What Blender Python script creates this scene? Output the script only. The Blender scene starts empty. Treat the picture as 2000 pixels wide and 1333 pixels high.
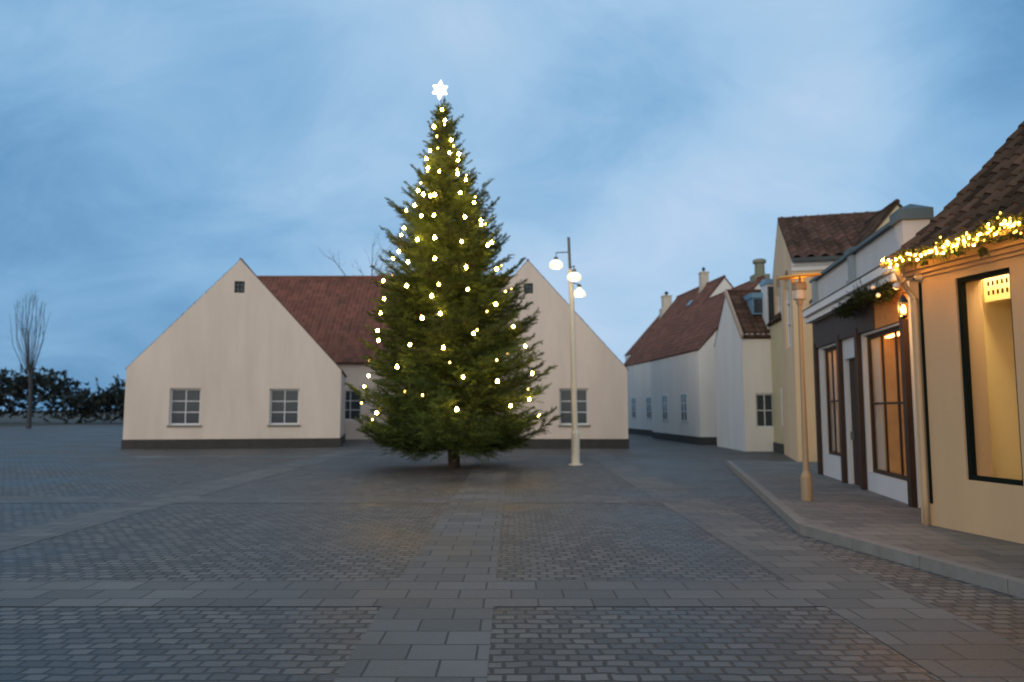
import bpy, math, random
import numpy as np
from mathutils import Vector, Matrix
from mathutils.geometry import tessellate_polygon

SC = bpy.context.scene
COL = SC.collection
R = math.radians

# ------------------------------------------------------------------ camera
F = 1412.0                       # focal length in photo pixels (photo 2000 px wide)
PITCH = math.atan(133 / F)
EYE = 1.6
cam_d = bpy.data.cameras.new("camera")
cam = bpy.data.objects.new("camera", cam_d)
COL.objects.link(cam)
SC.camera = cam
cam.location = (0, 0, EYE)
cam.rotation_euler = (math.pi / 2 + PITCH, 0, 0)
cam_d.sensor_width = 36
cam_d.lens = F / 2000 * 36
cam_d.clip_start = 0.1
cam_d.clip_end = 5000
cam_d.dof.use_dof = True         # the photo is focused on the near foreground
cam_d.dof.focus_distance = 4.2
cam_d.dof.aperture_fstop = 1.75

# ------------------------------------------------------------------ sky
SUN_EL, SUN_AZ = R(14), R(226)   # azimuth clockwise from +Y (view direction): behind the camera
W = bpy.data.worlds.new("World")
SC.world = W
W.use_nodes = True
nt = W.node_tree
nt.nodes.clear()
def N(t, **k):
    n = nt.nodes.new(t)
    for a, b in k.items():
        setattr(n, a, b)
    return n
def L(a, b):
    nt.links.new(a, b)
def M(op, a, b=None, clamp=False):
    n = N('ShaderNodeMath', operation=op, use_clamp=clamp)
    for i, v in enumerate((a, b)):
        if v is None:
            continue
        if isinstance(v, (int, float)):
            n.inputs[i].default_value = v
        else:
            L(v, n.inputs[i])
    return n.outputs[0]
out = N('ShaderNodeOutputWorld')
bg = N('ShaderNodeBackground')
L(bg.outputs[0], out.inputs[0])
sky = N('ShaderNodeTexSky', sky_type='NISHITA', sun_disc=False)
sky.sun_elevation = SUN_EL
sky.sun_rotation = SUN_AZ
tc = N('ShaderNodeTexCoord')
sep = N('ShaderNodeSeparateXYZ')
L(tc.outputs['Generated'], sep.inputs[0])
zc = M('MAXIMUM', sep.outputs[2], 0.0)
den = M('ADD', zc, 0.62)
cx = M('DIVIDE', sep.outputs[0], den)
cy = M('DIVIDE', sep.outputs[1], den)
cmb = N('ShaderNodeCombineXYZ')
L(cx, cmb.inputs[0]); L(cy, cmb.inputs[1])
mp = N('ShaderNodeMapping')
mp.inputs['Rotation'].default_value = (0, 0, R(-38))
mp.inputs['Scale'].default_value = (1.3, 1.7, 1)
mp.inputs['Location'].default_value = (3.4, 1.1, 0)
L(cmb.outputs[0], mp.inputs[0])
def noise(scale, detail, rough, dist=0.0, vec=None):
    n = N('ShaderNodeTexNoise')
    n.inputs['Scale'].default_value = scale
    n.inputs['Detail'].default_value = detail
    n.inputs['Roughness'].default_value = rough
    n.inputs['Distortion'].default_value = dist
    L(vec or mp.outputs[0], n.inputs['Vector'])
    return n.outputs['Fac']
n1 = noise(1.0, 3, 0.5, 0.5)
n2 = noise(2.7, 6, 0.62, 0.7)
n3 = noise(0.55, 2, 0.5, 0.2, cmb.outputs[0])
mixn = M('ADD', M('ADD', M('MULTIPLY', n1, 0.62), M('MULTIPLY', n2, 0.42)), M('MULTIPLY', n3, 0.45))
mixn = M('SUBTRACT', mixn, 0.125)
# lighter cloud sheet straight ahead, thinning to the left and to the right
def blob(u, v, k, wgt):
    # a thicker (or thinner) stretch of cloud round one direction of the sky
    a, y, z = (u - 1000) / F, math.cos(PITCH) - (666.5 - v) / F * math.sin(PITCH), math.sin(PITCH) + (666.5 - v) / F * math.cos(PITCH)
    d = Vector((a, y, z)).normalized()
    n = N('ShaderNodeVectorMath', operation='DOT_PRODUCT')
    L(tc.outputs['Generated'], n.inputs[0]); n.inputs[1].default_value = d
    return M('MULTIPLY', M('POWER', M('MAXIMUM', n.outputs['Value'], 0.0), k), wgt)
for args in ((760, 60, 60, 0.16), (900, 20, 160, 0.08), (1520, 240, 90, 0.10), (1300, 520, 70, 0.09), (1700, 60, 160, 0.12), (1930, 60, 130, -0.20),
             (10, 540, 40, -0.10), (30, 60, 60, -0.05), (1120, 300, 120, -0.10), (250, 150, 200, 0.10), (560, 330, 110, 0.08), (300, 420, 80, -0.02)):
    mixn = M('ADD', mixn, blob(*args))
ctr = M('SUBTRACT', 1.0, M('MULTIPLY', M('POWER', M('ABSOLUTE', M('SUBTRACT', sep.outputs[0], 0.10)), 2.0), 1.25))
mixn = M('ADD', mixn, M('MULTIPLY', M('SUBTRACT', ctr, 0.8), 0.20))
mixn = M('SUBTRACT', mixn, 0.05)
ramp = N('ShaderNodeValToRGB')
el = ramp.color_ramp.elements
el[0].position = 0.27; el[0].color = (0.105, 0.275, 0.51, 1)
el[1].position = 0.84; el[1].color = (0.51, 0.66, 0.86, 1)
e = el.new(0.46); e.color = (0.225, 0.44, 0.695, 1)
e = el.new(0.62); e.color = (0.36, 0.565, 0.795, 1)
L(mixn, ramp.inputs[0])
# western afterglow behind the camera lights the fronts of the houses
back = M('MULTIPLY', M('MAXIMUM', M('MULTIPLY', sep.outputs[1], -1.0), 0.0), 1.0)
glow = N('ShaderNodeMix', data_type='RGBA')
L(back, glow.inputs[0])
glow.inputs[6].default_value = (1, 1, 1, 1)
glow.inputs[7].default_value = (2.6, 1.7, 1.12, 1)
mul = N('ShaderNodeMix', data_type='RGBA', blend_type='MULTIPLY')
mul.inputs[0].default_value = 1
L(ramp.outputs[0], mul.inputs[6]); L(glow.outputs[2], mul.inputs[7])
nis = N('ShaderNodeMix', data_type='RGBA', blend_type='MULTIPLY')
nis.inputs[0].default_value = 1
L(sky.outputs[0], nis.inputs[6])
nis.inputs[7].default_value = (0.06, 0.06, 0.06, 1)
fin = N('ShaderNodeMix', data_type='RGBA')
fin.inputs[0].default_value = 0.9
L(nis.outputs[2], fin.inputs[6]); L(mul.outputs[2], fin.inputs[7])
L(fin.outputs[2], bg.inputs[0])
bg.inputs[1].default_value = 1.08

sun_d = bpy.data.lights.new("sun", 'SUN')
sun = bpy.data.objects.new("sun", sun_d)
COL.objects.link(sun)
sun_d.energy = 0.85
sun_d.angle = R(30)
sun_d.color = (1.0, 0.80, 0.58)
sdir = Vector((math.sin(SUN_AZ) * math.cos(SUN_EL), math.cos(SUN_AZ) * math.cos(SUN_EL), math.sin(SUN_EL)))
sun.rotation_euler = sdir.to_track_quat('Z', 'Y').to_euler()

SC.view_settings.view_transform = 'Standard'
SC.view_settings.look = 'None'
SC.view_settings.exposure = 0.0
SC.view_settings.gamma = 1.0

# ------------------------------------------------------------------ survey: photo pixels -> world points on known planes
_S, _C = math.sin(PITCH), math.cos(PITCH)
def ray(u, v):
    a = (u - 1000) / F
    b = (666.5 - v) / F
    return a, _C - b * _S, _S + b * _C
def at(u, v, Y):
    a, y, z = ray(u, v)
    t = Y / y
    return Vector((a * t, Y, EYE + z * t))
def hit(u, v, p, d):
    a, y, z = ray(u, v)
    det = -a * d[1] + y * d[0]
    t = (-p[0] * d[1] + p[1] * d[0]) / det
    return Vector((a * t, y * t, EYE + z * t))

# ------------------------------------------------------------------ materials
def mat(name, color, rough=0.8, metal=0.0, var=0.0, vscale=3.0, bump=0.0, bscale=60.0,
        emit=None, estr=0.0, color2=None, face_var=0.0, spec=0.4, streak=False, trans=0.0):
    m = bpy.data.materials.new(name)
    m.use_nodes = True
    t = m.node_tree
    b = t.nodes['Principled BSDF']
    b.inputs['Base Color'].default_value = (*color, 1)
    b.inputs['Roughness'].default_value = rough
    b.inputs['Metallic'].default_value = metal
    b.inputs['Specular IOR Level'].default_value = spec
    if trans:
        b.inputs['Transmission Weight'].default_value = trans
    tcn = t.nodes.new('ShaderNodeTexCoord')
    cur = None
    if var or color2:
        nz = t.nodes.new('ShaderNodeTexNoise')
        nz.inputs['Scale'].default_value = vscale
        nz.inputs['Detail'].default_value = 6
        nz.inputs['Roughness'].default_value = 0.65
        src = tcn.outputs['Object']
        if streak:
            mpn = t.nodes.new('ShaderNodeMapping')
            mpn.inputs['Scale'].default_value = (1, 1, 0.18)
            t.links.new(src, mpn.inputs[0])
            src = mpn.outputs[0]
        t.links.new(src, nz.inputs['Vector'])
        rp = t.nodes.new('ShaderNodeValToRGB')
        rp.color_ramp.elements[0].position = 0.32
        rp.color_ramp.elements[1].position = 0.68
        c2 = color2 or tuple(c * (1 - var) for c in color)
        rp.color_ramp.elements[0].color = (*c2, 1)
        rp.color_ramp.elements[1].color = (*color, 1)
        t.links.new(nz.outputs['Fac'], rp.inputs[0])
        cur = rp.outputs[0]
    if face_var:
        at_ = t.nodes.new('ShaderNodeAttribute')
        at_.attribute_name = 'tile_tone'
        ma = t.nodes.new('ShaderNodeMapRange')
        ma.inputs['To Min'].default_value = 1 - face_var
        ma.inputs['To Max'].default_value = 1 + face_var
        t.links.new(at_.outputs['Fac'], ma.inputs[0])
        mx = t.nodes.new('ShaderNodeVectorMath')
        mx.operation = 'SCALE'
        if cur:
            t.links.new(cur, mx.inputs[0])
        else:
            mx.inputs[0].default_value = color
        t.links.new(ma.outputs[0], mx.inputs['Scale'])
        cur = mx.outputs[0]
    if cur:
        t.links.new(cur, b.inputs['Base Color'])
    if bump:
        nb = t.nodes.new('ShaderNodeTexNoise')
        nb.inputs['Scale'].default_value = bscale
        nb.inputs['Detail'].default_value = 4
        t.links.new(tcn.outputs['Object'], nb.inputs['Vector'])
        bp = t.nodes.new('ShaderNodeBump')
        bp.inputs['Strength'].default_value = bump
        bp.inputs['Distance'].default_value = 0.02
        t.links.new(nb.outputs['Fac'], bp.inputs['Height'])
        t.links.new(bp.outputs[0], b.inputs['Normal'])
    if emit:
        b.inputs['Emission Color'].default_value = (*emit, 1)
        b.inputs['Emission Strength'].default_value = estr
    return m

PL_CREAM = mat('cream_limewash', (0.74, 0.63, 0.56), 0.9, var=0.17, vscale=0.9, bump=0.35, streak=True)
PL_OCHRE = mat('ochre_plaster', (0.50, 0.345, 0.205), 0.9, var=0.10, vscale=1.3, bump=0.3, streak=True)
PL_OLIVE = mat('yellow_plaster', (0.67, 0.495, 0.315), 0.9, var=0.16, vscale=1.0, bump=0.3, streak=True)
PL_PALEY = mat('pale_yellow_plaster', (0.55, 0.47, 0.29), 0.9, var=0.10, vscale=1.2, bump=0.3)
PL_GREY = mat('pale_grey_render', (0.49, 0.515, 0.555), 0.88, var=0.10, vscale=1.4, bump=0.25, streak=True)
PL_PILASTER = mat('shaded_pilaster_render', (0.27, 0.31, 0.35), 0.88, var=0.10, vscale=1.4, bump=0.2)  # bluish shade of the pilaster returns put into the colour
PL_WHITE = mat('white_limewash', (0.74, 0.71, 0.68), 0.9, var=0.12, vscale=1.2, bump=0.3, streak=True)
WHITE_TRIM = mat('white_paint', (0.64, 0.655, 0.69), 0.6, var=0.06, vscale=3)
TILE_RED = mat('red_pantile', (0.205, 0.075, 0.048), 0.9, color2=(0.125, 0.054, 0.038), vscale=0.9, bump=0.2, face_var=0.22)
TILE_BROWN = mat('brown_pantile', (0.120, 0.058, 0.043), 0.92, color2=(0.066, 0.044, 0.030), vscale=1.0, spec=0.15, bump=0.3, face_var=0.35)
TILE_DARK = mat('weathered_pantile', (0.085, 0.050, 0.036), 0.95, color2=(0.046, 0.034, 0.022), vscale=1.3, bump=0.4, bscale=40, face_var=0.5, spec=0.12)
TILE_DULL = mat('dull_red_pantile', (0.175, 0.070, 0.046), 0.9, color2=(0.11, 0.052, 0.036), vscale=1.5, bump=0.2, face_var=0.25)
ZINC = mat('zinc_sheet', (0.085, 0.125, 0.150), 0.6, metal=0.1, var=0.18, vscale=2.2)
ZINC_SKY = mat('sky_tinted_zinc', (0.20, 0.36, 0.52), 0.45, metal=0.2, var=0.15, vscale=2.0)  # zinc with the blue sky reflection put into its base colour
LEAD = mat('dark_lead', (0.045, 0.055, 0.06), 0.6, var=0.2)
DARK_TEAL = mat('dark_green_paint', (0.010, 0.030, 0.032), 0.7, spec=0.15)
DARK_FRAME = mat('black_green_frame', (0.005, 0.009, 0.008), 0.7, spec=0.1)
GLASS_DARK = mat('dark_glass', (0.030, 0.042, 0.055), 0.12, spec=0.6)
GLASS_SKY = mat('pale_glass', (0.07, 0.11, 0.15), 0.12, spec=0.7)
POLE_GREY = mat('grey_galvanised_steel', (0.15, 0.17, 0.185), 0.55, metal=0.5, var=0.15)
POLE_WHITE = mat('white_lamp_column', (0.78, 0.72, 0.60), 0.5)
BARK = mat('bark', (0.060, 0.042, 0.030), 0.95, var=0.4, vscale=8, bump=0.6, bscale=25)
BARE = mat('bare_twig_bark', (0.060, 0.062, 0.068), 0.95, var=0.2)
WOOD_BROWN = mat('dark_brown_timber', (0.030, 0.014, 0.008), 0.6, var=0.3, vscale=4)
PIPE = mat('painted_downpipe', (0.44, 0.31, 0.19), 0.5, var=0.12)
CREAM_PAINT = mat('cream_interior_paint', (0.80, 0.66, 0.38), 0.8, var=0.04)
SLOT = mat('dark_slot', (0.03, 0.018, 0.008), 0.9)
CHIMNEY = mat('white_chimney_brick', (0.55, 0.49, 0.42), 0.9, var=0.18, vscale=4, bump=0.5, bscale=18)
CHIM_GREY = mat('mossy_grey_chimney', (0.25, 0.25, 0.20), 0.95, color2=(0.16, 0.18, 0.125), vscale=2.5, bump=0.5, bscale=18)
BLACK = mat('black_metal', (0.012, 0.016, 0.018), 0.5)
PLASTIC = mat('cream_plastic', (0.62, 0.53, 0.40), 0.4)
BAUBLE = mat('pearl_bauble', (0.62, 0.56, 0.50), 0.35)
DISC = mat('reflector_glow_tint', (0.80, 0.43, 0.10), 0.6)  # orange light falling on the disc is put into its colour
TAN_METAL = mat('lamp_housing', (0.30, 0.22, 0.14), 0.5, var=0.1)
FROST = mat('frosted_lamp_glass', (0.52, 0.43, 0.36), 0.25, var=0.1)

E_BULB = mat('warm_bulb', (0.9, 0.8, 0.6), emit=(1.0, 0.58, 0.12), estr=135)
E_DIM = mat('warm_bulb_dim', (0.9, 0.8, 0.6), emit=(1.0, 0.60, 0.14), estr=20)
E_FAIRY = mat('fairy_light', (0.9, 0.8, 0.6), emit=(1.0, 0.43, 0.045), estr=720)
E_FAIRY2 = mat('fairy_light_dim', (0.9, 0.8, 0.6), emit=(1.0, 0.52, 0.06), estr=7)
E_STAR = mat('star_light', (0.9, 0.9, 0.8), emit=(1.0, 0.88, 0.72), estr=7)
E_SHADE = mat('lit_opal_glass', (0.9, 0.85, 0.7), emit=(1.0, 0.86, 0.62), estr=1.0)
E_LAMP = mat('lit_lamp', (0.9, 0.85, 0.7), emit=(1.0, 0.84, 0.58), estr=14)
E_CEIL = mat('lit_ceiling_panel', (0.9, 0.85, 0.7), emit=(1.0, 0.76, 0.36), estr=21)
E_WARM = mat('amber_lamp_glass', (0.9, 0.7, 0.4), emit=(1.0, 0.50, 0.12), estr=14)

def foliage_mat(name, c1, c2):
    m = mat(name, c1, 0.65, color2=c2, vscale=2.6, face_var=0.85, spec=0.2)
    return m
NEEDLE = foliage_mat('spruce_needles', (0.108, 0.146, 0.030), (0.042, 0.070, 0.018))
NEEDLE2 = foliage_mat('garland_needles', (0.040, 0.060, 0.014), (0.020, 0.034, 0.010))
HEDGE = foliage_mat('far_trees_foliage', (0.030, 0.038, 0.030), (0.016, 0.022, 0.020))

# paving
def paving_mat(name, c1, c2, mortar, scale, bw, rh, rough=0.75, warp=0.10, joint=0.018):
    m = bpy.data.materials.new(name)
    m.use_nodes = True
    t = m.node_tree
    b = t.nodes['Principled BSDF']
    tcn = t.nodes.new('ShaderNodeTexCoord')
    ns = t.nodes.new('ShaderNodeTexNoise'); ns.inputs['Scale'].default_value = 2.2
    t.links.new(tcn.outputs['Object'], ns.inputs['Vector'])
    vm = t.nodes.new('ShaderNodeVectorMath'); vm.operation = 'MULTIPLY_ADD'
    vm.inputs[1].default_value = (warp, warp, 0)
    t.links.new(ns.outputs['Color'], vm.inputs[0]); t.links.new(tcn.outputs['Object'], vm.inputs[2])
    br = t.nodes.new('ShaderNodeTexBrick')
    br.inputs['Scale'].default_value = scale
    br.inputs['Brick Width'].default_value = bw
    br.inputs['Row Height'].default_value = rh
    br.inputs['Mortar Size'].default_value = joint
    br.inputs['Mortar Smooth'].default_value = 0.6
    br.inputs['Color1'].default_value = (*c1, 1)
    br.inputs['Color2'].default_value = (*c2, 1)
    br.inputs['Mortar'].default_value = (*mortar, 1)
    t.links.new(vm.outputs[0], br.inputs['Vector'])
    n2_ = t.nodes.new('ShaderNodeTexNoise'); n2_.inputs['Scale'].default_value = 0.35; n2_.inputs['Detail'].default_value = 6
    t.links.new(tcn.outputs['Object'], n2_.inputs['Vector'])
    mr = t.nodes.new('ShaderNodeMapRange'); mr.inputs[1].default_value = 0.3; mr.inputs[2].default_value = 0.7
    mr.inputs[3].default_value = 0.5; mr.inputs[4].default_value = 1.25
    t.links.new(n2_.outputs['Fac'], mr.inputs[0])
    sc = t.nodes.new('ShaderNodeVectorMath'); sc.operation = 'SCALE'
    t.links.new(br.outputs['Color'], sc.inputs[0]); t.links.new(mr.outputs[0], sc.inputs['Scale'])
    t.links.new(sc.outputs[0], b.inputs['Base Color'])
    r2 = t.nodes.new('ShaderNodeMapRange'); r2.inputs[1].default_value = 0.35; r2.inputs[2].default_value = 0.65
    r2.inputs[3].default_value = rough - 0.3; r2.inputs[4].default_value = rough
    t.links.new(n2_.outputs['Fac'], r2.inputs[0]); t.links.new(r2.outputs[0], b.inputs['Roughness'])
    n3_ = t.nodes.new('ShaderNodeTexNoise'); n3_.inputs['Scale'].default_value = 35
    t.links.new(tcn.outputs['Object'], n3_.inputs['Vector'])
    ad = t.nodes.new('ShaderNodeMath'); ad.operation = 'MULTIPLY_ADD'
    ad.inputs[1].default_value = -1.0
    t.links.new(br.outputs['Fac'], ad.inputs[0]); t.links.new(n3_.outputs['Fac'], ad.inputs[2])
    bp = t.nodes.new('ShaderNodeBump'); bp.inputs['Strength'].default_value = 0.6; bp.inputs['Distance'].default_value = 0.012
    t.links.new(ad.outputs[0], bp.inputs['Height']); t.links.new(bp.outputs[0], b.inputs['Normal'])
    return m
SETTS = paving_mat('granite_setts', (0.150, 0.138, 0.128), (0.066, 0.064, 0.064), (0.030, 0.029, 0.027), 1.0, 0.16, 0.115)
FLAGS = paving_mat('concrete_flags', (0.150, 0.142, 0.134), (0.098, 0.095, 0.092), (0.045, 0.044, 0.042), 1.0, 0.45, 0.30, 0.85, 0.012, 0.010)
EARTH = mat('far_ground', (0.07, 0.068, 0.06), 0.95, var=0.3, vscale=0.05)
KERB = mat('granite_kerb', (0.21, 0.20, 0.19), 0.85, var=0.25, vscale=5, bump=0.3)
PLINTH = mat('tarred_plinth', (0.055, 0.052, 0.050), 0.85, var=0.3, vscale=3, bump=0.3)

# ------------------------------------------------------------------ mesh helpers
class MB:
    def __init__(s):
        s.v = []; s.f = []; s.m = []; s.t = []
    def face(s, pts, mi=0, tone=0.5):
        i = len(s.v)
        s.v.extend([tuple(p) for p in pts])
        s.f.append(tuple(range(i, i + len(pts)))); s.m.append(mi); s.t.append(tone)
    def box(s, o, a, b, c, mi=0):
        o, a, b, c = map(Vector, (o, a, b, c))
        if a.cross(b).dot(c) < 0:
            a, b = b, a
        i = len(s.v)
        s.v += [tuple(o + x * a + y * b + z * c) for z in (0, 1) for y in (0, 1) for x in (0, 1)]
        for q in ((0, 2, 3, 1), (4, 5, 7, 6), (0, 1, 5, 4), (2, 6, 7, 3), (0, 4, 6, 2), (1, 3, 7, 5)):
            s.f.append(tuple(i + k for k in q)); s.m.append(mi); s.t.append(0.5)
    def tube(s, path, rad, n=8, mi=0, cap=True):
        path = [Vector(p) for p in path]
        if not isinstance(rad, (list, tuple)):
            rad = [rad] * len(path)
        base = len(s.v)
        up = None
        for k, p in enumerate(path):
            d = (path[min(k + 1, len(path) - 1)] - path[max(k - 1, 0)]).normalized()
            if up is None:
                up = Vector((0, 0, 1)) if abs(d.z) < 0.9 else Vector((1, 0, 0))
            u = d.cross(up).normalized(); w = u.cross(d).normalized(); up = w
            for j in range(n):
                a = 2 * math.pi * j / n
                s.v.append(tuple(p + (u * math.cos(a) + w * math.sin(a)) * rad[k]))
        for k in range(len(path) - 1):
            for j in range(n):
                a, b = base + k * n + j, base + k * n + (j + 1) % n
                s.f.append((a, a + n, b + n, b)); s.m.append(mi); s.t.append(0.5)
        if cap:
            s.f.append(tuple(base + j for j in range(n))); s.m.append(mi); s.t.append(0.5)
            e_ = base + (len(path) - 1) * n
            s.f.append(tuple(e_ + j for j in reversed(range(n)))); s.m.append(mi); s.t.append(0.5)
    def lathe(s, o, prof, n=20, mi=0, axis=None):
        o = Vector(o)
        q = Vector((0, 0, 1)).rotation_difference(Vector(axis)) if axis else None
        base = len(s.v)
        for r, z in prof:
            for j in range(n):
                a = 2 * math.pi * j / n
                p = Vector((r * math.cos(a), r * math.sin(a), z))
                if q: p = q @ p
                s.v.append(tuple(o + p))
        for k in range(len(prof) - 1):
            for j in range(n):
                a, b = base + k * n + j, base + k * n + (j + 1) % n
                s.f.append((a, b, b + n, a + n)); s.m.append(mi); s.t.append(0.5)
        s.f.append(tuple(base + j for j in reversed(range(n)))); s.m.append(mi); s.t.append(0.5)
        e_ = base + (len(prof) - 1) * n
        s.f.append(tuple(e_ + j for j in range(n))); s.m.append(mi); s.t.append(0.5)
    def wall(s, p, ax, outer, inward, th, holes=(), mi=0):
        """vertical slab: outer polygon and holes in (distance along ax, height); front at p, back at p+inward*th"""
        p, ax, inw = Vector(p), Vector(ax), Vector(inward) * th
        P3 = lambda q: p + ax * q[0] + Vector((0, 0, q[1]))
        loops = [[Vector((a, b, 0)) for a, b in outer]] + [[Vector((a, b, 0)) for a, b in h] for h in holes]
        flat = [q for l in loops for q in l]
        for tri in tessellate_polygon(loops):
            pts = [P3(flat[k]) for k in tri]
            nrm = (pts[1] - pts[0]).cross(pts[2] - pts[0])
            if nrm.dot(inw) > 0:
                pts.reverse()
            s.face(pts, mi)
            s.face([q + inw for q in reversed(pts)], mi)
        for l in loops:
            for k in range(len(l)):
                a, b = P3(l[k]), P3(l[(k + 1) % len(l)])
                s.face([a, b, b + inw, a + inw], mi)
    def build(s, name, mats, parent=None, smooth=False, loc=None):
        me = bpy.data.meshes.new(name)
        verts = s.v
        if loc is not None:
            verts = [(a - loc[0], b - loc[1], c - loc[2]) for a, b, c in s.v]
        me.from_pydata(verts, [], s.f)
        if not isinstance(mats, (list, tuple)):
            mats = [mats]
        for m_ in mats:
            me.materials.append(m_)
        me.polygons.foreach_set('material_index', s.m)
        at_ = me.attributes.new('tile_tone', 'FLOAT', 'FACE')
        at_.data.foreach_set('value', s.t)
        if smooth:
            me.polygons.foreach_set('use_smooth', [True] * len(s.f))
        me.update()
        o = bpy.data.objects.new(name, me)
        COL.objects.link(o)
        if loc is not None:
            o.location = loc
        if parent:
            o.parent = parent
            bpy.context.view_layer.update()
            o.matrix_parent_inverse = parent.matrix_world.inverted()
        return o

def thing(name, label, cat, loc=(0, 0, 0), group=None):
    o = bpy.data.objects.new(name, None)
    COL.objects.link(o)
    o.empty_display_size = 0.3
    o.location = loc
    bpy.context.view_layer.update()
    tag(o, label, cat, group)
    return o
def tag(o, label, cat, group=None, kind=None):
    if label: o['label'] = label
    if cat: o['category'] = cat
    if group: o['group'] = group
    if kind: o['kind'] = kind
    return o
def dup(src, parent, loc):
    c = src.copy(); COL.objects.link(c)
    c.parent = parent
    c.matrix_parent_inverse = src.matrix_parent_inverse.copy()
    c.location = loc
    return c

rng = random.Random(7)

def tiles(mb, p0, du, length, path, nv, tw=0.22, course=0.33, amp=0.028, step=0.022, seg=6, mi=0, sag=0.0):
    """pantiles: p0 = left end of the eave, du = unit along the eave, nv = horizontal unit towards the ridge,
    path = [(run, rise), ...] from the eave up"""
    p0, du, nv = Vector(p0), Vector(du), Vector(nv)
    cum = [0.0]
    for (a, b), (c, d) in zip(path, path[1:]):
        cum.append(cum[-1] + math.hypot(c - a, d - b))
    tot = cum[-1]
    def pt(sv):
        sv = min(sv, tot)
        for k in range(len(cum) - 1):
            if sv <= cum[k + 1] + 1e-9:
                f = (sv - cum[k]) / (cum[k + 1] - cum[k])
                (a, b), (c, d) = path[k], path[k + 1]
                run, rise = a + (c - a) * f, b + (d - b) * f
                l = math.hypot(c - a, d - b)
                return run, rise, -(d - b) / l, (c - a) / l
    nc = max(1, round(tot / course)); ch = tot / nc
    nt_ = max(1, round(length / tw)); w = length / nt_
    nx = nt_ * seg
    rows = []
    for c in range(nc):
        rows.append((c * ch, step, c)); rows.append(((c + 1) * ch, 0.0, c))
    base = len(mb.v)
    jit = [[rng.uniform(-0.004, 0.004) for _ in range(nt_ + 1)] for _ in range(nc)]
    for sv, lift, c in rows:
        run, rise, n0, n1 = pt(sv)
        for i in range(nx + 1):
            f = (i % seg) / seg
            prof = amp * (0.5 + 0.5 * math.sin(2 * math.pi * f - 0.6)) if f < 0.999 else 0
            h = prof + lift + jit[c][i // seg] * (1 if lift else 0.3)
            if sag: h += sag * math.sin(0.9 * i * w / seg + 0.7 * sv) * 0.5
            p = p0 + du * (length * i / nx) + nv * (run + n0 * h) + Vector((0, 0, rise + n1 * h))
            mb.v.append(tuple(p))
    tone = [[rng.random() for _ in range(nt_)] for _ in range(nc)]
    flip = du.cross(nv).z < 0
    for r in range(len(rows) - 1):
        for i in range(nx):
            a = base + r * (nx + 1) + i
            q = (a, a + 1, a + nx + 2, a + nx + 1)
            mb.f.append(q[::-1] if flip else q)
            mb.m.append(mi)
            mb.t.append(tone[rows[r][2]][min(i // seg, nt_ - 1)])
    # under-side boarding so that the roof has thickness
    for (a, b), (c, d) in zip(path, path[1:]):
        l = math.hypot(c - a, d - b); n0, n1 = -(d - b) / l, (c - a) / l
        q0 = p0 + nv * (a - n0 * 0.07) + Vector((0, 0, b - n1 * 0.07))
        mb.box(q0, du * length, nv * (c - a) + Vector((0, 0, d - b)), nv * (n0 * 0.066) + Vector((0, 0, n1 * 0.066)), mi)

def ridge_caps(mb, p, d, length, r=0.11, step=0.36, mi=0):
    p, d = Vector(p), Vector(d)
    n_ = max(1, round(length / step))
    for k in range(n_):
        a = p + d * (length * k / n_); b = p + d * (length * (k + 1) / n_ + 0.03)
        mb.tube([a, b], [r * 1.04, r * 0.93], 8, mi)

def window(parent, name, p, ax, outn, w, h, frame_m, pane_m, bars_x=1, bars_z=1, fw=0.06, depth=0.05, label=None):
    """p = lower-left corner on the plane of the frame's front"""
    p, ax, outn = Vector(p), Vector(ax), Vector(outn)
    Z = Vector((0, 0, 1)); D = -outn * depth
    mb = MB()
    mb.box(p, ax * fw, Z * h, D); mb.box(p + ax * (w - fw), ax * fw, Z * h, D)
    mb.box(p + ax * fw, ax * (w - 2 * fw), Z * fw, D); mb.box(p + ax * fw + Z * (h - fw), ax * (w - 2 * fw), Z * fw, D)
    iw, ih = w - 2 * fw, h - 2 * fw
    bw = fw * 0.55
    for k in range(bars_x):
        mb.box(p + ax * (fw + iw * (k + 1) / (bars_x + 1) - bw / 2) - outn * 0.006 + Z * fw, ax * bw, Z * ih, D * 0.7)
    for k in range(bars_z):
        mb.box(p + ax * fw - outn * 0.010 + Z * (fw + ih * (k + 1) / (bars_z + 1) - bw / 2), ax * iw, Z * bw, D * 0.6)
    o = mb.build(name, frame_m, parent)
    if label: o['label'] = label
    g = MB()
    g.box(p + ax * (fw * 0.7) + Z * (fw * 0.7) - outn * (depth * 0.62), ax * (w - 1.4 * fw), Z * (h - 1.4 * fw), -outn * 0.012)
    g.build('pane', pane_m, o)
    return o
def rect(u0, u1, z0, z1):
    return [(u0, z0), (u1, z0), (u1, z1), (u0, z1)]
def arch(u0, u1, z0, z1, n=8):
    r = (u1 - u0) / 2; c = (u0 + u1) / 2
    return [(u0, z0), (u1, z0)] + [(c + r * math.cos(math.pi * k / n), z1 - r + r * math.sin(math.pi * k / n)) for k in range(n + 1)]

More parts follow.
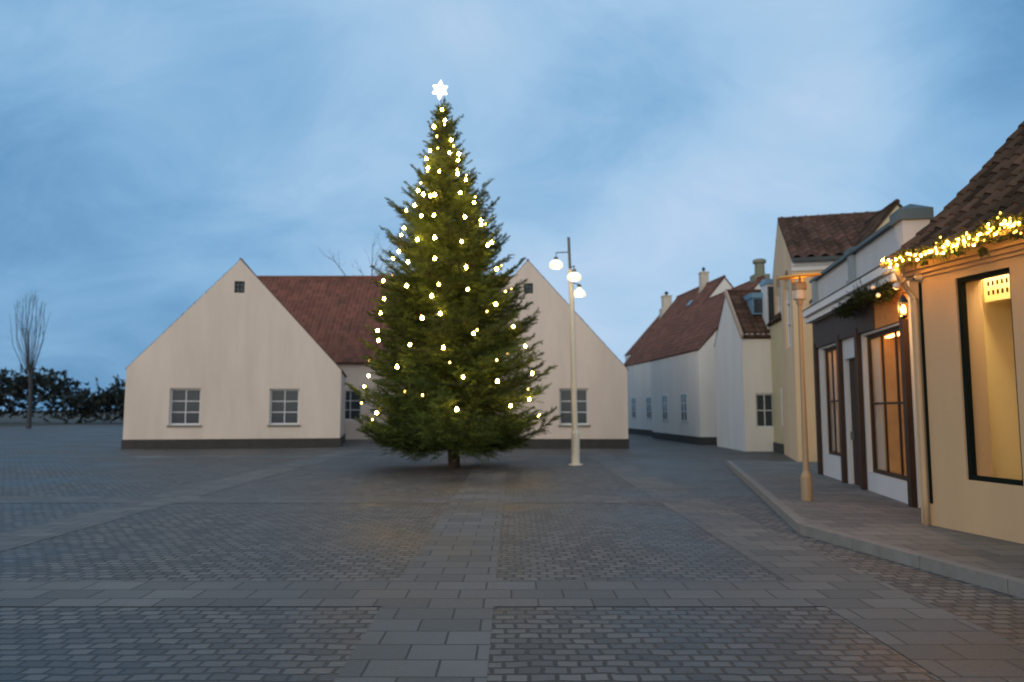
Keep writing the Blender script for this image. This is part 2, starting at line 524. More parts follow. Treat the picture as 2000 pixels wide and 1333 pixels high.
# ------------------------------------------------------------------ ground
g = MB()
g.face([(-600, -60, -0.012), (600, -60, -0.012), (600, 1500, -0.012), (-600, 1500, -0.012)])
tag(g.build('far_ground', EARTH), None, None, kind='structure')
g = MB()
g.face([(-45, -20, 0), (45, -20, 0), (45, 75, 0), (-45, 75, 0)])
tag(g.build('square', SETTS), None, None, kind='structure')
g = MB()
for x_ in (-6.2, -0.6, 3.0):
    g.face([(x_ - 0.45, -20, 0.004), (x_ + 0.45, -20, 0.004), (x_ + 0.45, 29.4, 0.004), (x_ - 0.45, 29.4, 0.004)])
for y_ in (6.5, 13.0, 24.5):
    for x0_, x1_ in ((-40, -6.65), (-5.75, -1.05), (-0.15, 2.55)):
        g.face([(x0_, y_ - 0.45, 0.004), (x1_, y_ - 0.45, 0.004), (x1_, y_ + 0.45, 0.004), (x0_, y_ + 0.45, 0.004)])
PATH_POLYS = g
X = Vector((1, 0, 0)); Y = Vector((0, 1, 0)); Z = Vector((0, 0, 1))

# ------------------------------------------------------------------ simple gabled houses along the side street
def gabled(t, apex, ridge_dir, length, half, drop, wall_m, tile_m, front=True, ov=0.05, tw=0.24):
    """apex = front gable peak (wall), ridge runs along ridge_dir away from it; half/drop = gable half width and height"""
    a = Vector(apex); d = Vector(ridge_dir).normalized(); s = Vector((d.y, -d.x, 0))     # s = right-hand side seen from the front
    EHz = a.z - drop
    w = MB()
    for p, inn in ((a, d), (a + d * length, -d)):
        w.wall((p.x - s.x * half, p.y - s.y * half, 0), s, [(0, 0), (2 * half, 0), (2 * half, EHz), (half, a.z - 0.05), (0, EHz)], inn, 0.3)
    for sg in (-1, 1):
        p = a + s * (sg * half); 
        w.box((p.x + d.x * 0.3, p.y + d.y * 0.3, 0), d * (length - 0.6), -s * (sg * 0.3), Z * EHz)
    w.build('wall', wall_m, t)
    pl_ = MB()
    fl = Vector((a.x, a.y, 0)) - s * half
    pl_.box(fl - d * 0.03 - s * 0.03, s * (2 * half + 0.06), d * 0.028, Z * 0.35)
    pl_.box(fl - s * 0.03, s * 0.028, d * length, Z * 0.35)
    pl_.build('plinth', PLINTH, t)
    if EHz > 3.0:
        for f in (0.28, 0.68):
            window(t, 'window', fl - s * 0.035 + d * (length * f + 0.5) + Z * 1.0, -d, -s, 1.0, 1.35, WHITE_TRIM, GLASS_DARK, 1, 2, 0.07)
    r = MB()
    slope = drop / half
    for sg in (-1, 1):
        e0 = a + s * (sg * (half + ov)) - d * 0.02
        e0.z = EHz - ov * slope
        tiles(r, e0, d, length + 0.12, [(0, 0), (half + ov, drop + ov * slope)], -s * sg, tw, 0.34, 0.03, 0.012, 4)
    ridge_caps(r, a - d * 0.02 + Z * 0.0, d, length + 0.12, 0.075)
    ro = r.build('roof', tile_m, t)
    return ro, d, s

def chimney(parent, p, w, d, h, m, pot=True, capm=None):
    mb = MB()
    p = Vector(p)
    mb.box(p - X * w / 2 - Y * d / 2, X * w, Y * d, Z * h)
    mb.box(p - X * (w * 0.72) - Y * (d * 0.72) - Z * 0.35, X * w * 1.44, Y * d * 1.44, Z * (h * 0.30 + 0.35))
    mb.box(p - X * (w * 0.56) - Y * (d * 0.56) + Z * (h - 0.01), X * w * 1.12, Y * d * 1.12, Z * 0.10)
    o = mb.build('chimney', m, parent)
    if pot:
        k = MB()
        k.lathe(p + Z * (h + 0.09), [(w * 0.13, 0), (w * 0.15, 0.16), (w * 0.26, 0.18), (w * 0.22, 0.24), (w * 0.05, 0.34)], 10)
        k.build('chimney_pot', BLACK, o)
    return o

tag(PATH_POLYS.build('paving_bands', FLAGS), None, None, kind='structure')
# ------------------------------------------------------------------ two cream gabled houses and the long red roof behind them
def gable_house(label, ap, au, av, aw, ah, ddir, length, EH, feet):
    t = thing('house', label, 'house', (ap.x, ap.y, 0))
    d = Vector(ddir).normalized(); s_ = Vector((d.y, -d.x, 0))
    hz = ap.z - 0.05
    qa, qb = hit(*feet[0], ap, s_), hit(*feet[1], ap, s_)
    hw = (hz - EH) * 0.5 * ((ap - qa).dot(s_) / (ap.z - qa.z) + (qb - ap).dot(s_) / (ap.z - qb.z))
    base = Vector((ap.x, ap.y, 0)) - s_ * hw
    a = hit(au, av, base, s_); b = hit(au + aw, av - ah, base, s_)
    ua, ub = (a - base).dot(s_), (b - base).dot(s_)
    holes = [rect(ua, ub, a.z, b.z)]
    for c in (0.27, 0.73):
        u = 2 * hw * c; holes.append(rect(u - 0.6, u + 0.6, 0.95, 2.45))
    w = MB()
    w.wall(base, s_, [(0, 0), (2 * hw, 0), (2 * hw, EH), (hw, hz), (0, EH)], d, 0.34, holes)
    w.wall(base + d * length, s_, [(0, 0), (2 * hw, 0), (2 * hw, EH), (hw, hz), (0, EH)], -d, 0.34)
    for q, inn in ((base, s_), (base + s_ * 2 * hw, -s_)):
        w.box(q + d * 0.34, d * (length - 0.68), inn * 0.34, Z * EH)
    w.build('wall', PL_CREAM, t)
    pl_ = MB(); pl_.box(base - d * 0.035 - s_ * 0.035, s_ * (2 * hw + 0.07), d * 0.033, Z * 0.38)
    pl_.box(base - s_ * 0.035, s_ * 0.033, d * length, Z * 0.38); pl_.box(base + s_ * (2 * hw + 0.002), s_ * 0.033, d * length, Z * 0.38)
    pl_.build('plinth', PLINTH, t)
    r = MB(); ov = 0.05
    for sg in (-1, 1):
        e0 = Vector((ap.x, ap.y, 0)) + s_ * (sg * (hw + ov)) + d * 0.03
        e0.z = EH - ov * 86 / 83 + 0.015
        tiles(r, e0, d, length - 0.06, [(0, 0), (hw + ov, hz + 0.02 - e0.z)], -s_ * sg, 0.24, 0.34, 0.022, 0.010, 5)
    ridge_caps(r, Vector((ap.x, ap.y, hz + 0.02)) + d * 0.03, d, length - 0.06, 0.055)
    r.build('roof', TILE_RED, t)
    for k, h in enumerate(holes):
        (p_, q_), (c, e) = h[0], h[2]
        if k: sl_ = MB(); sl_.box(base + s_ * (p_ - 0.06) - d * 0.05 + Z * (q_ - 0.075), s_ * (c - p_ + 0.12), d * 0.16, Z * 0.07); sl_.build('sill', KERB, t)
        o = window(t, 'window', base + s_ * p_ + d * (0.05 if k == 0 else 0.12) + Z * q_, s_, -d, c - p_, e - q_, DARK_TEAL if k == 0 else WHITE_TRIM, GLASS_DARK, 1, 1 if k == 0 else 2, 0.055 if k == 0 else 0.07)
        if k == 0: o['label'] = 'small square dark attic window in the gable'
    return t
gable_house('cream gabled house with a tiny attic window left of the long red roof', at(470, 505, 30), 457.5, 572, 20.5, 22, (-0.191, 0.982, 0), 6.0, 3.25, ((386, 590), (552, 590)))
gable_house('cream gabled house with a tiny attic window between the Christmas tree and the lamp post', at(1031, 507, 30), 1023, 573.5, 18, 20, (0.022, 1, 0), 7.5, 3.25, ((956, 590), (1107, 590)))
def long_house():
    t = thing('house', 'long house with a wide red tiled roof behind the Christmas tree', 'house', (-6, 39.5, 0))
    EH, YR, RUN = 4.3, 44.0, 5.3
    RZ = at(600, 542, YR).z
    XL, XR = at(486, 541, YR).x, at(1020, 541, YR).x
    YF = YR - RUN
    span = XR - XL
    w = MB(); roof = MB()
    holes = [rect(span * c - 0.6, span * c + 0.6, 1.0, 2.6) for c in (0.28, 0.45, 0.75)] + [rect(span * 0.6 - 0.5, span * 0.6 + 0.5, 0.0, 2.2)]
    w.wall((XL, YF, 0), X, [(0, 0), (span, 0), (span, EH), (0, EH)], Y, 0.34, holes)
    w.wall((XL, YR + RUN, 0), X, [(0, 0), (span, 0), (span, EH), (0, EH)], -Y, 0.34)
    for x_, inn in ((XL, X), (XR, -X)):
        w.wall((x_, YF, 0), Y, [(0.34, 0), (2 * RUN - 0.34, 0), (2 * RUN - 0.34, EH), (RUN, RZ - 0.08), (0.34, EH + 0.2)], inn, 0.34)
    w.build('wall', PL_CREAM, t)
    e = 0.25
    for y_, nv, sg in ((YF - e, Y, 6), (YR + RUN + e, -Y, 3)):
        tiles(roof, (XL - 0.05, y_, EH - e), X, span + 0.1, [(0, 0), (RUN + e, RZ - EH + e)], nv, 0.25, 0.34, 0.045, 0.014, sg, sag=0.02)
    ridge_caps(roof, (XL - 0.05, YR, RZ), X, span + 0.1, 0.10)
    roof.build('roof', TILE_RED, t)
    for h in holes[:3]:
        (a, b), (c, d) = h[0], h[2]
        window(t, 'window', (XL + a, YF + 0.08, b), X, -Y, c - a, d - b, WHITE_TRIM, GLASS_DARK, 1, 2, 0.07)
    (a, b), (c, d) = holes[3][0], holes[3][2]
    mb = MB(); mb.box((XL + a, YF + 0.1, 0.01), X * (c - a), Y * 0.06, Z * (d - 0.01))
    for k in range(2):
        for q in range(2):
            mb.box((XL + a + 0.1 + k * 0.42, YF + 0.085, 0.2 + q * 1.0), X * 0.36, Y * 0.02, Z * 0.8)
    dr = mb.build('door', DARK_TEAL, t)
    mb = MB(); mb.box((XL + c - 0.1, YF + 0.02, 1.0), X * 0.03, Y * 0.06, Z * 0.14); mb.build('handle', POLE_GREY, dr)
long_house()

# house A : white gable, red roof, white chimney
tA = thing('house', 'white gabled house with red roof and slim white chimney right of the lamp post', 'house', at(1415, 800, 42) * 1.0)
apA = at(1415, 540, 42)
dA = Vector((-0.122, 0.9925, 0)).normalized()
roA, d_, s_ = gabled(tA, apA, dA, 7.9, 4.0, 4.85, PL_WHITE, TILE_DULL)
cp = apA + d_ * 2.9 - s_ * 0.12
pch = hit(1375, 557, (apA.x - s_.x * 0.1, apA.y - s_.y * 0.1), d_)
ztop = at(1375, 532, pch.y).z
chimney(roA, (pch.x, pch.y, pch.z - 0.9), 0.48, 0.54, ztop - pch.z + 0.8, CHIMNEY)
# skylight on its left slope
sk = MB()
pl = hit(1352, 586, apA - s_ * 1.0, d_)
pl.z = apA.z - 1.0 * 4.85 / 4.0 + 0.12
nrm = Vector((-s_.x * 4.85, -s_.y * 4.85, 4.0)).normalized(); upv = (s_ * 4.0 + Z * 4.85).normalized()
sk.box(pl - upv * 0.42 - d_ * 0.2, d_ * 0.42, upv * 0.42, nrm * 0.06)
sk.build('skylight', ZINC_SKY, roA)

# small house further off, only its chimney and ridge above the roofs
tF = thing('house', 'low far red roofed house with a squat white chimney left of the white gabled house', 'house', (12.4, 54, 0))
apF = at(1330, 583, 54) + X * 0.5
roF, dF, sF = gabled(tF, (apF.x, 54, at(1330, 590, 54).z), (-0.122, 0.9925, 0), 6, 3.2, 3.6, PL_WHITE, TILE_DULL)
pc = at(1302, 592, 53)
chimney(roF, (pc.x, 53, pc.z - 0.8), 0.64, 0.64, at(1302, 578, 53).z - pc.z + 0.7, CHIMNEY)

# house B : brown roof with a big round grey chimney
tB = thing('house', 'white gabled house under a brown roof with a thick round grey chimney', 'house', (11.7, 33, 0))
apB = at(1490, 541, 33)
roB, dB, sB = gabled(tB, apB, (-0.09, 0.996, 0), 7.6, 3.15, 3.35, PL_WHITE, TILE_DULL)
pb = hit(1483, 546, (apB.x, apB.y), dB); pb = apB + dB * 0.9
mb = MB()
pt_ = at(1484, 538, pb.y); topz = at(1484, 510, pb.y).z
base = Vector((pt_.x, pb.y, pt_.z))
mb.box(base + Vector((-0.36, -0.36, -0.95)), X * 0.72, Y * 0.72, Z * 0.95)
mb.lathe(base - Z * 0.01, [(0.235, 0), (0.222, topz - base.z - 0.15), (0.31, topz - base.z - 0.09), (0.31, topz - base.z + 0.03), (0.23, topz - base.z + 0.08), (0.0, topz - base.z + 0.08)], 18)
mb.build('chimney', CHIM_GREY, roB)

# house C : low roof facing us with pale verge board and zinc dormer
tC = thing('house', 'low brown tiled house with a sky tinted zinc dormer left of the yellow house', 'house', (9.0, 27.6, 0))
c0 = at(1418, 570, 29.6); c1 = at(1489, 570, 29.6)
drop, run = 2.0, 1.9
w = MB()
ehz = c0.z - drop
Lc = c1.x - c0.x
w.wall((c0.x, 29.6 - run, 0), X, [(0, 0), (Lc, 0), (Lc, ehz + 0.05), (0, ehz + 0.05)], Y, 0.3, [rect(0.45, 1.15, 0.9, 2.2)])
w.wall((c0.x, 29.6 - run, 0), Y, [(0.3, 0), (2 * run, 0), (2 * run, ehz), (run, c0.z - 0.08), (0.3, ehz + 0.25)], X, 0.3)
w.wall((c0.x + Lc, 29.6 - run, 0), Y, [(0.3, 0), (2 * run, 0), (2 * run, ehz), (run, c0.z - 0.08), (0.3, ehz + 0.25)], -X, 0.3)
w.build('wall', PL_WHITE, tC)
r = MB()
tiles(r, (c0.x, 29.6 - run - 0.1, ehz - 0.1), X, Lc, [(0, 0), (run + 0.1, drop + 0.1)], Y, 0.22, 0.30, 0.026, 0.02, 5)
tiles(r, (c0.x, 29.6 + run + 0.1, ehz - 0.1), X, Lc, [(0, 0), (run + 0.1, drop + 0.1)], -Y, 0.22, 0.30, 0.026, 0.012, 3)
ridge_caps(r, (c0.x, 29.6, c0.z + 0.02), X, Lc, 0.08)
roC = r.build('roof', TILE_BROWN, tC)
mb = MB()
sl = Vector((0, run + 0.1, drop + 0.1))
mb.box((c0.x - 0.09, 29.6 - run - 0.1, ehz - 0.16), X * 0.085, sl, Vector((0, -0.12, 0.14)))
mb.build('verge_board', mat('pinkish_board', (0.44, 0.33, 0.26), 0.8), roC)
window(tC, 'window', (c0.x + 0.45, 29.6 - run + 0.06, 0.9), X, -Y, 0.7, 1.3, WHITE_TRIM, GLASS_DARK, 1, 1)
# dormer
a = at(1470, 592, 28.4); b = at(1494, 572.5, 28.4)
mb = MB()
mb.box((a.x, 28.4, a.z - 0.45), X * (b.x - a.x), Y * 1.0, Z * (b.z - a.z + 0.25))
mb.box((a.x - 0.05, 28.32, b.z - 0.20), X * (b.x - a.x + 0.1), Y * 1.1, Z * 0.2)
dm = mb.build('dormer', ZINC_SKY, roC)
mb = MB(); mb.box((a.x + 0.04, 28.385, a.z - 0.4), X * (b.x - a.x - 0.08), Y * 0.03, Z * (b.z - a.z + 0.15)); mb.build('pane', GLASS_DARK, dm)

# narrow zinc clad bay beside the yellow house
tZ = thing('extension', 'narrow flat topped sky tinted zinc bay against the left end of the yellow house', 'extension', (9.8, 28.0, 0))
a = at(1498, 592, 27.9); b = at(1512, 543, 27.9)
mb = MB()
mb.box((a.x, 27.9, 0), X * (b.x - a.x), Y * 0.6, Z * (b.z - 0.25))
mb.build('wall', WHITE_TRIM, tZ)
mb = MB(); mb.box((a.x - 0.05, 27.82, b.z - 0.25), X * (b.x - a.x + 0.1), Y * 0.72, Z * 0.16)
mb.box((a.x - 0.02, 27.9, b.z - 0.09), X * (b.x - a.x + 0.04), Y * 0.6, Z * 0.05)
mb.build('roof', ZINC_SKY, tZ)
window(tZ, 'window', (a.x + 0.04, 27.84, b.z - 1.9), X, -Y, b.x - a.x - 0.06, 1.55, LEAD, GLASS_DARK, 0, 2, 0.03)

# ------------------------------------------------------------------ yellow house (two storeys, roof towards the square)
a3 = R(15)
yd = Vector((math.cos(a3), -math.sin(a3), 0))        # along the front, to the right and nearer
yn = Vector((math.sin(a3), math.cos(a3), 0))         # back
Y0 = at(1545, 503, 22)
tY = thing('house', 'olive yellow two storey house with brown roof and arched gable windows behind the grey parapet', 'house', (Y0.x, Y0.y, 0))
yw = MB()
half = 3.587
rz = hit(1519, 430, Y0, yn).z
dep = 2 * half
hA = hit(1540, 519, Y0, yn); hB = hit(1530, 600, Y0, yn)
def s_of(u, v):
    q = hit(u, v, Y0, yn); return (q - Vector((Y0.x, Y0.y, q.z))).dot(yn), q.z
w1a, w1z = s_of(1540.5, 519); w1b, _ = s_of(1529.5, 530)
w2a, w2z = s_of(1523.5, 530); w2b, _ = s_of(1513.5, 545)
holes = [arch(w1a, w1b, 3.6, w1z), arch(w2a, w2b, 3.6, w2z)]
ytop = Y0.z - 0.02
LY_ = 3.6
yw.wall((Y0.x, Y0.y, 0), yn, [(0, 0), (dep, 0), (dep, ytop), (half, rz - 0.08), (0, ytop)], yd, 0.35, holes)
yw.wall((Y0.x, Y0.y, 0), yd, [(0.35, 0), (LY_, 0), (LY_, ytop), (0.35, ytop)], yn, 0.35)
e2 = Y0 + yd * LY_
yw.wall((e2.x, e2.y, 0), yn, [(0.35, 0), (dep, 0), (dep, ytop), (half, rz - 0.08), (0.35, ytop + 0.2)], -yd, 0.35)
b2 = Y0 + yn * dep
yw.wall((b2.x, b2.y, 0), yd, [(0.35, 0), (LY_ - 0.35, 0), (LY_ - 0.35, ytop), (0.35, ytop)], -yn, 0.35)
yw.build('wall', PL_OLIVE, tY)
r = MB()
ov = 0.22
slp = (rz - ytop) / half
p0 = Y0 - yn * ov + yd * 0.0; p0.z = ytop + 0.03 - ov * slp
tiles(r, p0, yd, LY_, [(0, 0), (half + ov, rz - p0.z)], yn, 0.42, 0.40, 0.12, 0.022, 8, sag=0.02)
p0 = Y0 + yn * (dep + ov); p0.z = ytop + 0.03 - ov * slp
tiles(r, p0, yd, LY_, [(0, 0), (half + ov, rz - p0.z)], -yn, 0.27, 0.40, 0.045, 0.03, 3)
pr = Y0 + yn * half; pr.z = rz
ridge_caps(r, pr, yd, LY_, 0.09)
r.build('roof', TILE_BROWN, tY)
c = MB()
for k, (pj, z0, z1) in enumerate(((0.05, -0.42, -0.27), (0.10, -0.27, -0.16), (0.17, -0.16, -0.06))):
    q = Y0 - yn * pj + yd * 0.003; q.z = ytop + z0
    c.box(q, yd * (LY_ - 0.01), yn * (pj - 0.002), Z * (z1 - z0))
c.build('cornice', WHITE_TRIM, tY)
c = MB()
q = Y0 - yn * (ov + 0.10); q.z = p0.z - 0.08
c.box(q, yd * LY_, yn * 0.12, Z * 0.12)
c.build('gutter', LEAD, tY)
for (a_, b_, zt) in ((w1a, w1b, w1z), (w2a, w2b, w2z)):
    f = MB()
    P = Y0 + yd * 0.08; P.z = 0
    f.wall(P, yn, arch(a_ , b_, 3.6, zt), yd, 0.06, [arch(a_ + 0.06, b_ - 0.06, 3.7, zt - 0.06)])
    m_ = (a_ + b_) / 2
    f.box(P + yn * (m_ - 0.03) + Z * 3.7, yn * 0.06, yd * 0.05, Z * (zt - 3.8))
    for zz in (4.4, 5.1):
        f.box(P + yn * (a_ + 0.06) + Z * zz + yd * 0.01, yn * (b_ - a_ - 0.12), yd * 0.04, Z * 0.05)
    fo = f.build('window', WHITE_TRIM, tY)
    fo['label'] = 'tall round arched window in the gable end'
    gl = MB(); gl.wall(P + yd * 0.045, yn, arch(a_ + 0.06, b_ - 0.06, 3.66, zt - 0.06), yd, 0.012); gl.build('pane', GLASS_SKY, fo)

# house D : pale yellow gable rising behind the grey parapet
apD = at(1752, 394, 21.0)
tD = thing('house', 'pale yellow pointed gable with dark roof edge rising behind the grey parapet pier', 'house', (apD.x, 21.0, 0))
gabled(tD, apD, (0.13, 0.9915, 0), 6.5, 2.35, 2.8, PL_PALEY, TILE_DARK, ov=0.10)

# ------------------------------------------------------------------ grey building with parapet
a2 = math.atan(240 / F)
pd = Vector((math.sin(a2), math.cos(a2), 0)); pn = Vector((math.cos(a2), -math.sin(a2), 0))   # pn = into the building
P0 = at(1734, 526.5, 11.9); P0.z = 0
tP = thing('shop_building', 'pale grey building with zinc capped parapet and white cornice between yellow house and shop', 'building', (P0.x, P0.y, 0))
ZC, ZT = 3.91, 4.56
def PP(s, z, out=0.0):
    return P0 + pd * s - pn * out + Z * z
S0, S1 = -0.82, 5.0
w = MB()
w.box(PP(S0, 3.55), pd * (S1 - S0), pn * 0.30, Z * (ZT - 3.55))
w.wall(PP(S0, 0), pd, [(0, 0), (S1 - S0, 0), (S1 - S0, 3.55), (0, 3.55)], pn, 0.3, [rect(0.15, 2.35, 0.45, 2.95), rect(2.7, 3.55, 0.02, 2.6), rect(3.9, 5.4, 0.6, 2.95)])
w.box(PP(S1 - 0.3, 0) + pn * 0.3, pd * 0.3, pn * 4.0, Z * ZT)
w.box(PP(S0, 0) + pn * 0.3, pd * 0.3, pn * 4.0, Z * (ZT - 0.3))
w.box(PP(S0 + 0.3, 3.6) + pn * 0.3, pd * (S1 - S0 - 0.6), pn * 4.0, Z * 0.2)
w.build('wall', PL_GREY, tP)
# pier at the near end
w = MB()
w.box(PP(S0 - 0.02, 3.9, 0.03), pd * 0.34, pn * 0.40, Z * (ZT - 3.9 - 0.02))
w.build('pier', PL_GREY, tP)
for s in (1.72, 4.62):
    w = MB()
    w.box(PP(s, ZC + 0.003, 0.09), pd * 0.22, pn * 0.088, Z * (ZT - ZC - 0.02))
    w.box(PP(s - 0.03, ZC + 0.003, 0.12), pd * 0.28, pn * 0.118, Z * 0.16)
    w.build('pilaster', PL_PILASTER, tP)
cz = MB()
for s0, s1 in ((S0 + 0.36, 1.66), (2.0, S1 + 0.04)):
    cz.box(PP(s0, ZT + 0.003, 0.09), pd * (s1 - s0), pn * 0.48, Z * 0.06)
    q = [PP(s0, ZT + 0.063, 0.07), PP(s0, ZT + 0.063) + pn * 0.37, PP(s0, ZT + 0.16) + pn * 0.15]
    e_ = pd * (s1 - s0)
    cz.face([q[0], q[0] + e_, q[2] + e_, q[2]]); cz.face([q[2], q[2] + e_, q[1] + e_, q[1]])
    cz.face([q[0], q[2], q[1]]); cz.face([q[0] + e_, q[1] + e_, q[2] + e_])
# caps of pier and pilaster
def cap(s, l, z, h, out, dpt):
    o = PP(s, z, out)
    cz.box(o, pd * l, pn * dpt, Z * h)
    top = o + Z * h
    pts = [top, top + pd * l, top + pd * l + pn * dpt, top + pn * dpt]
    c_ = top + pd * (l / 2) + pn * (dpt / 2) + Z * (h * 0.75)
    for k in range(4):
        cz.face([pts[k], pts[(k + 1) % 4], c_])
cap(S0 - 0.07, 0.43, ZT - 0.015, 0.17, 0.09, 0.50)
cap(1.66, 0.34, ZT - 0.015, 0.11, 0.13, 0.55)
cz.build('coping', ZINC, tP)
c = MB()
for z0, z1, o_ in ((3.60, 3.70, 0.22), (3.70, 3.735, 0.19), (3.735, 3.87, 0.29)):
    c.box(PP(S0 - 0.05, z0, o_), pd * (S1 - S0 + 0.1), pn * (o_ - 0.003), Z * (z1 - z0 - 0.001))
c.build('cornice', WHITE_TRIM, tP)
c = MB()
c.box(PP(S0 - 0.05, 3.87, 0.30), pd * (S1 - S0 + 0.1), pn * 0.297, Z * 0.025)
c.build('flashing', LEAD, tP)
c = MB()
c.box(PP(0.62, 3.0, 0.07), pd * (S1 - 0.62), pn * 0.067, Z * 0.595)
c.build('fascia', WOOD_BROWN, tP); c = MB()
c.box(PP(S0 + 0.002, 2.99, 0.05), pd * (0.617 - S0), pn * 0.047, Z * 0.605)  # added board, the orange glow on the wall here is put into its colour
c.build('fascia', mat('amber_glow_board', (0.50, 0.22, 0.055), 0.7, var=0.3, vscale=5), tP); c = MB()
for s in (S0 + 0.02, 1.6, 2.85, S1 - 0.2):
    c = MB(); c.box(PP(s, 0.0, 0.085), pd * 0.16, pn * 0.082, Z * 3.12); c.build('post', WOOD_BROWN, tP)
CLEAR = mat('clear_glass', (1, 1, 1), 0.02, trans=1.0)
CLEAR.node_tree.nodes['Principled BSDF'].inputs['IOR'].default_value = 1.02
AMBER = mat('amber_interior', (0.62, 0.36, 0.15), 0.8, var=0.25, vscale=2)
E_STRIP = mat('shop_strip_light', (0.9, 0.7, 0.4), emit=(1.0, 0.50, 0.16), estr=9)
for (s0, s1, z0, z1) in ((S0 + 0.15, S0 + 2.35, 0.45, 2.95), (S0 + 3.9, S0 + 5.4, 0.6, 2.95)):
    window(tP, 'window', PP(s0, z0, -0.08), pd, -pn, s1 - s0, z1 - z0, WOOD_BROWN, CLEAR, 2, 1, 0.07)
for (s0, s1, z0, z1) in ((S0 + 0.15, S0 + 2.35, 0.45, 2.95), (S0 + 3.9, S0 + 5.4, 0.6, 2.95)):
    nb = MB(); sb = MB()
    q = PP(s0, z0, -0.305); l_ = pd * (s1 - s0); h_ = Z * (z1 - z0)
    nb.box(q + pn * 1.1, l_, pn * 0.04, h_)
    nb.box(q - pd * 0.04, pd * 0.04, pn * 1.14, h_); nb.box(q + l_, pd * 0.04, pn * 1.14, h_)
    nb.box(q - Z * 0.04, l_, pn * 1.14, Z * 0.04); nb.box(q + h_, l_, pn * 1.14, Z * 0.04)
    for f in (0.33, 0.62):
        nb.box(q + h_ * f + pn * 0.72, l_, pn * 0.375, Z * 0.03)
    sb.box(q + h_ - Z * 0.05 + pd * 0.1 + pn * 0.06, l_ - pd * 0.2, pn * 0.08, Z * 0.03)
    nb.build('interior', AMBER, tP); sb.build('strip_light', E_STRIP, tP)
mb = MB(); mb.box(PP(S0 + 2.7, 0.02, -0.08), pd * 0.85, pn * 0.06, Z * 2.58); dr = mb.build('door', WOOD_BROWN, tP)
mb = MB(); mb.box(PP(S0 + 3.42, 1.0, -0.02), pd * 0.03, pn * 0.06, Z * 0.16); mb.build('handle', POLE_GREY, dr)

# ------------------------------------------------------------------ ochre corner shop
ag = R(11.6)
hd = Vector((math.sin(ag), -math.cos(ag), 0))        # along the front, towards us
hn = Vector((math.cos(ag), math.sin(ag), 0))         # into the house
HC = at(1775, 533, 9.6); HC.z = 0
tH = thing('shop_building', 'ochre corner shop with steep dark tiled roof and lit window at the right', 'building', (HC.x, HC.y, 0))
def HP(t, z, out=0.0):
    return HC + hd * t - hn * out + Z * z
LH, DH = 9.0, 6.6
w = MB()
W0, W1, WZ0, WZ1 = 0.765, 1.535, 0.75, 3.21
w.wall(HP(0, 0), hd, [(0, 0), (LH, 0), (LH, 3.42), (0, 3.42)], hn, 0.38, [rect(W0, W1, WZ0, WZ1), rect(2.4, 3.5, 0.02, 2.6), rect(4.2, 5.4, 0.75, 3.0)])
# roof profile with a kicked eave
kick = [(0, 0), (0.37, 0.255), (0.80, 0.60), (1.42, 1.165), (3.6, 3.30)]
EZ = 3.56
gp = [(0, 0), (DH, 0), (DH, 3.42), (DH / 2, EZ + 3.30 * (DH / 2 + 0.30) / 3.6 - 0.25), (1.12, EZ + 1.02), (0.5, EZ + 0.42), (0.02, 3.62), (0, 3.42)]
gp2 = [(0.38, 0)] + gp[1:6] + [(0.38, EZ + 0.25)]
w.wall(HP(0, 0), hn, gp2, hd, 0.38)
w.wall(HP(LH, 0), hn, gp2, -hd, 0.38)
bk = HC + hn * DH
w.wall(bk, hd, [(0.38, 0), (LH - 0.38, 0), (LH - 0.38, 3.42), (0.38, 3.42)], -hn, 0.38)
w.build('wall', PL_OCHRE, tH)
c = MB()
for z0, z1, o_ in ((3.315, 3.36, 0.035), (3.36, 3.415, 0.075), (3.415, 3.50, 0.13), (3.50, 3.535, 0.19)):
    c.box(HP(-0.03, z0, o_), hd * (LH + 0.06), hn * (o_ - 0.002 if z1 < 3.42 else o_ + 0.37), Z * (z1 - z0 - 0.001))
c.build('cornice', PL_OCHRE, tH)
r = MB()
pe = HP(-0.045, EZ, 0.30)
tiles(r, pe, hd, LH + 0.1, kick, hn, 0.165, 0.30, 0.052, 0.026, 8, sag=0.012)
pb_ = HP(-0.045, EZ, 0) + hn * (DH + 0.30)
tiles(r, pb_, hd, LH + 0.1, kick, -hn, 0.215, 0.29, 0.045, 0.03, 3)
ridge_caps(r, HP(-0.045, EZ + 3.30, 0) + hn * (DH / 2), hd, LH + 0.1, 0.12)
r.build('roof', TILE_DARK, tH)
# half-round gutter along the eave
gt = MB()
nseg = 8
gp_ = HP(-0.05, EZ - 0.015, 0.345)
for k in range(nseg):
    a_ = math.pi + math.pi * k / nseg; b_ = math.pi + math.pi * (k + 1) / nseg
    for rr, flip in ((0.060, False), (0.054, True)):
        A = gp_ + hn * (rr * math.cos(a_)) + Z * (rr * math.sin(a_)); B = gp_ + hn * (rr * math.cos(b_)) + Z * (rr * math.sin(b_))
        q = [A, B, B + hd * (LH + 0.1), A + hd * (LH + 0.1)]
        gt.face(q[::-1] if flip else q)
gt.build('gutter', PIPE, tH)
# swan-neck downpipe at the corner
dp = MB()
pts = []
for (u, v), (t_, o_) in (((1753, 526), (0.02, 0.34)), ((1754, 538), (0.02, 0.335)), ((1762, 551), (0.05, 0.24)), ((1776, 571), (0.09, 0.10)), ((1784, 580), (0.105, 0.075)), ((1787, 592), (0.11, 0.07))):
    q = hit(u, v, HP(t_, 0, o_), hd)
    pts.append(q)
pts[0].z = EZ - 0.05
last = pts[-1].copy()
pts.append(Vector((last.x, last.y, 1.5))); pts.append(Vector((last.x, last.y, 0.05)))
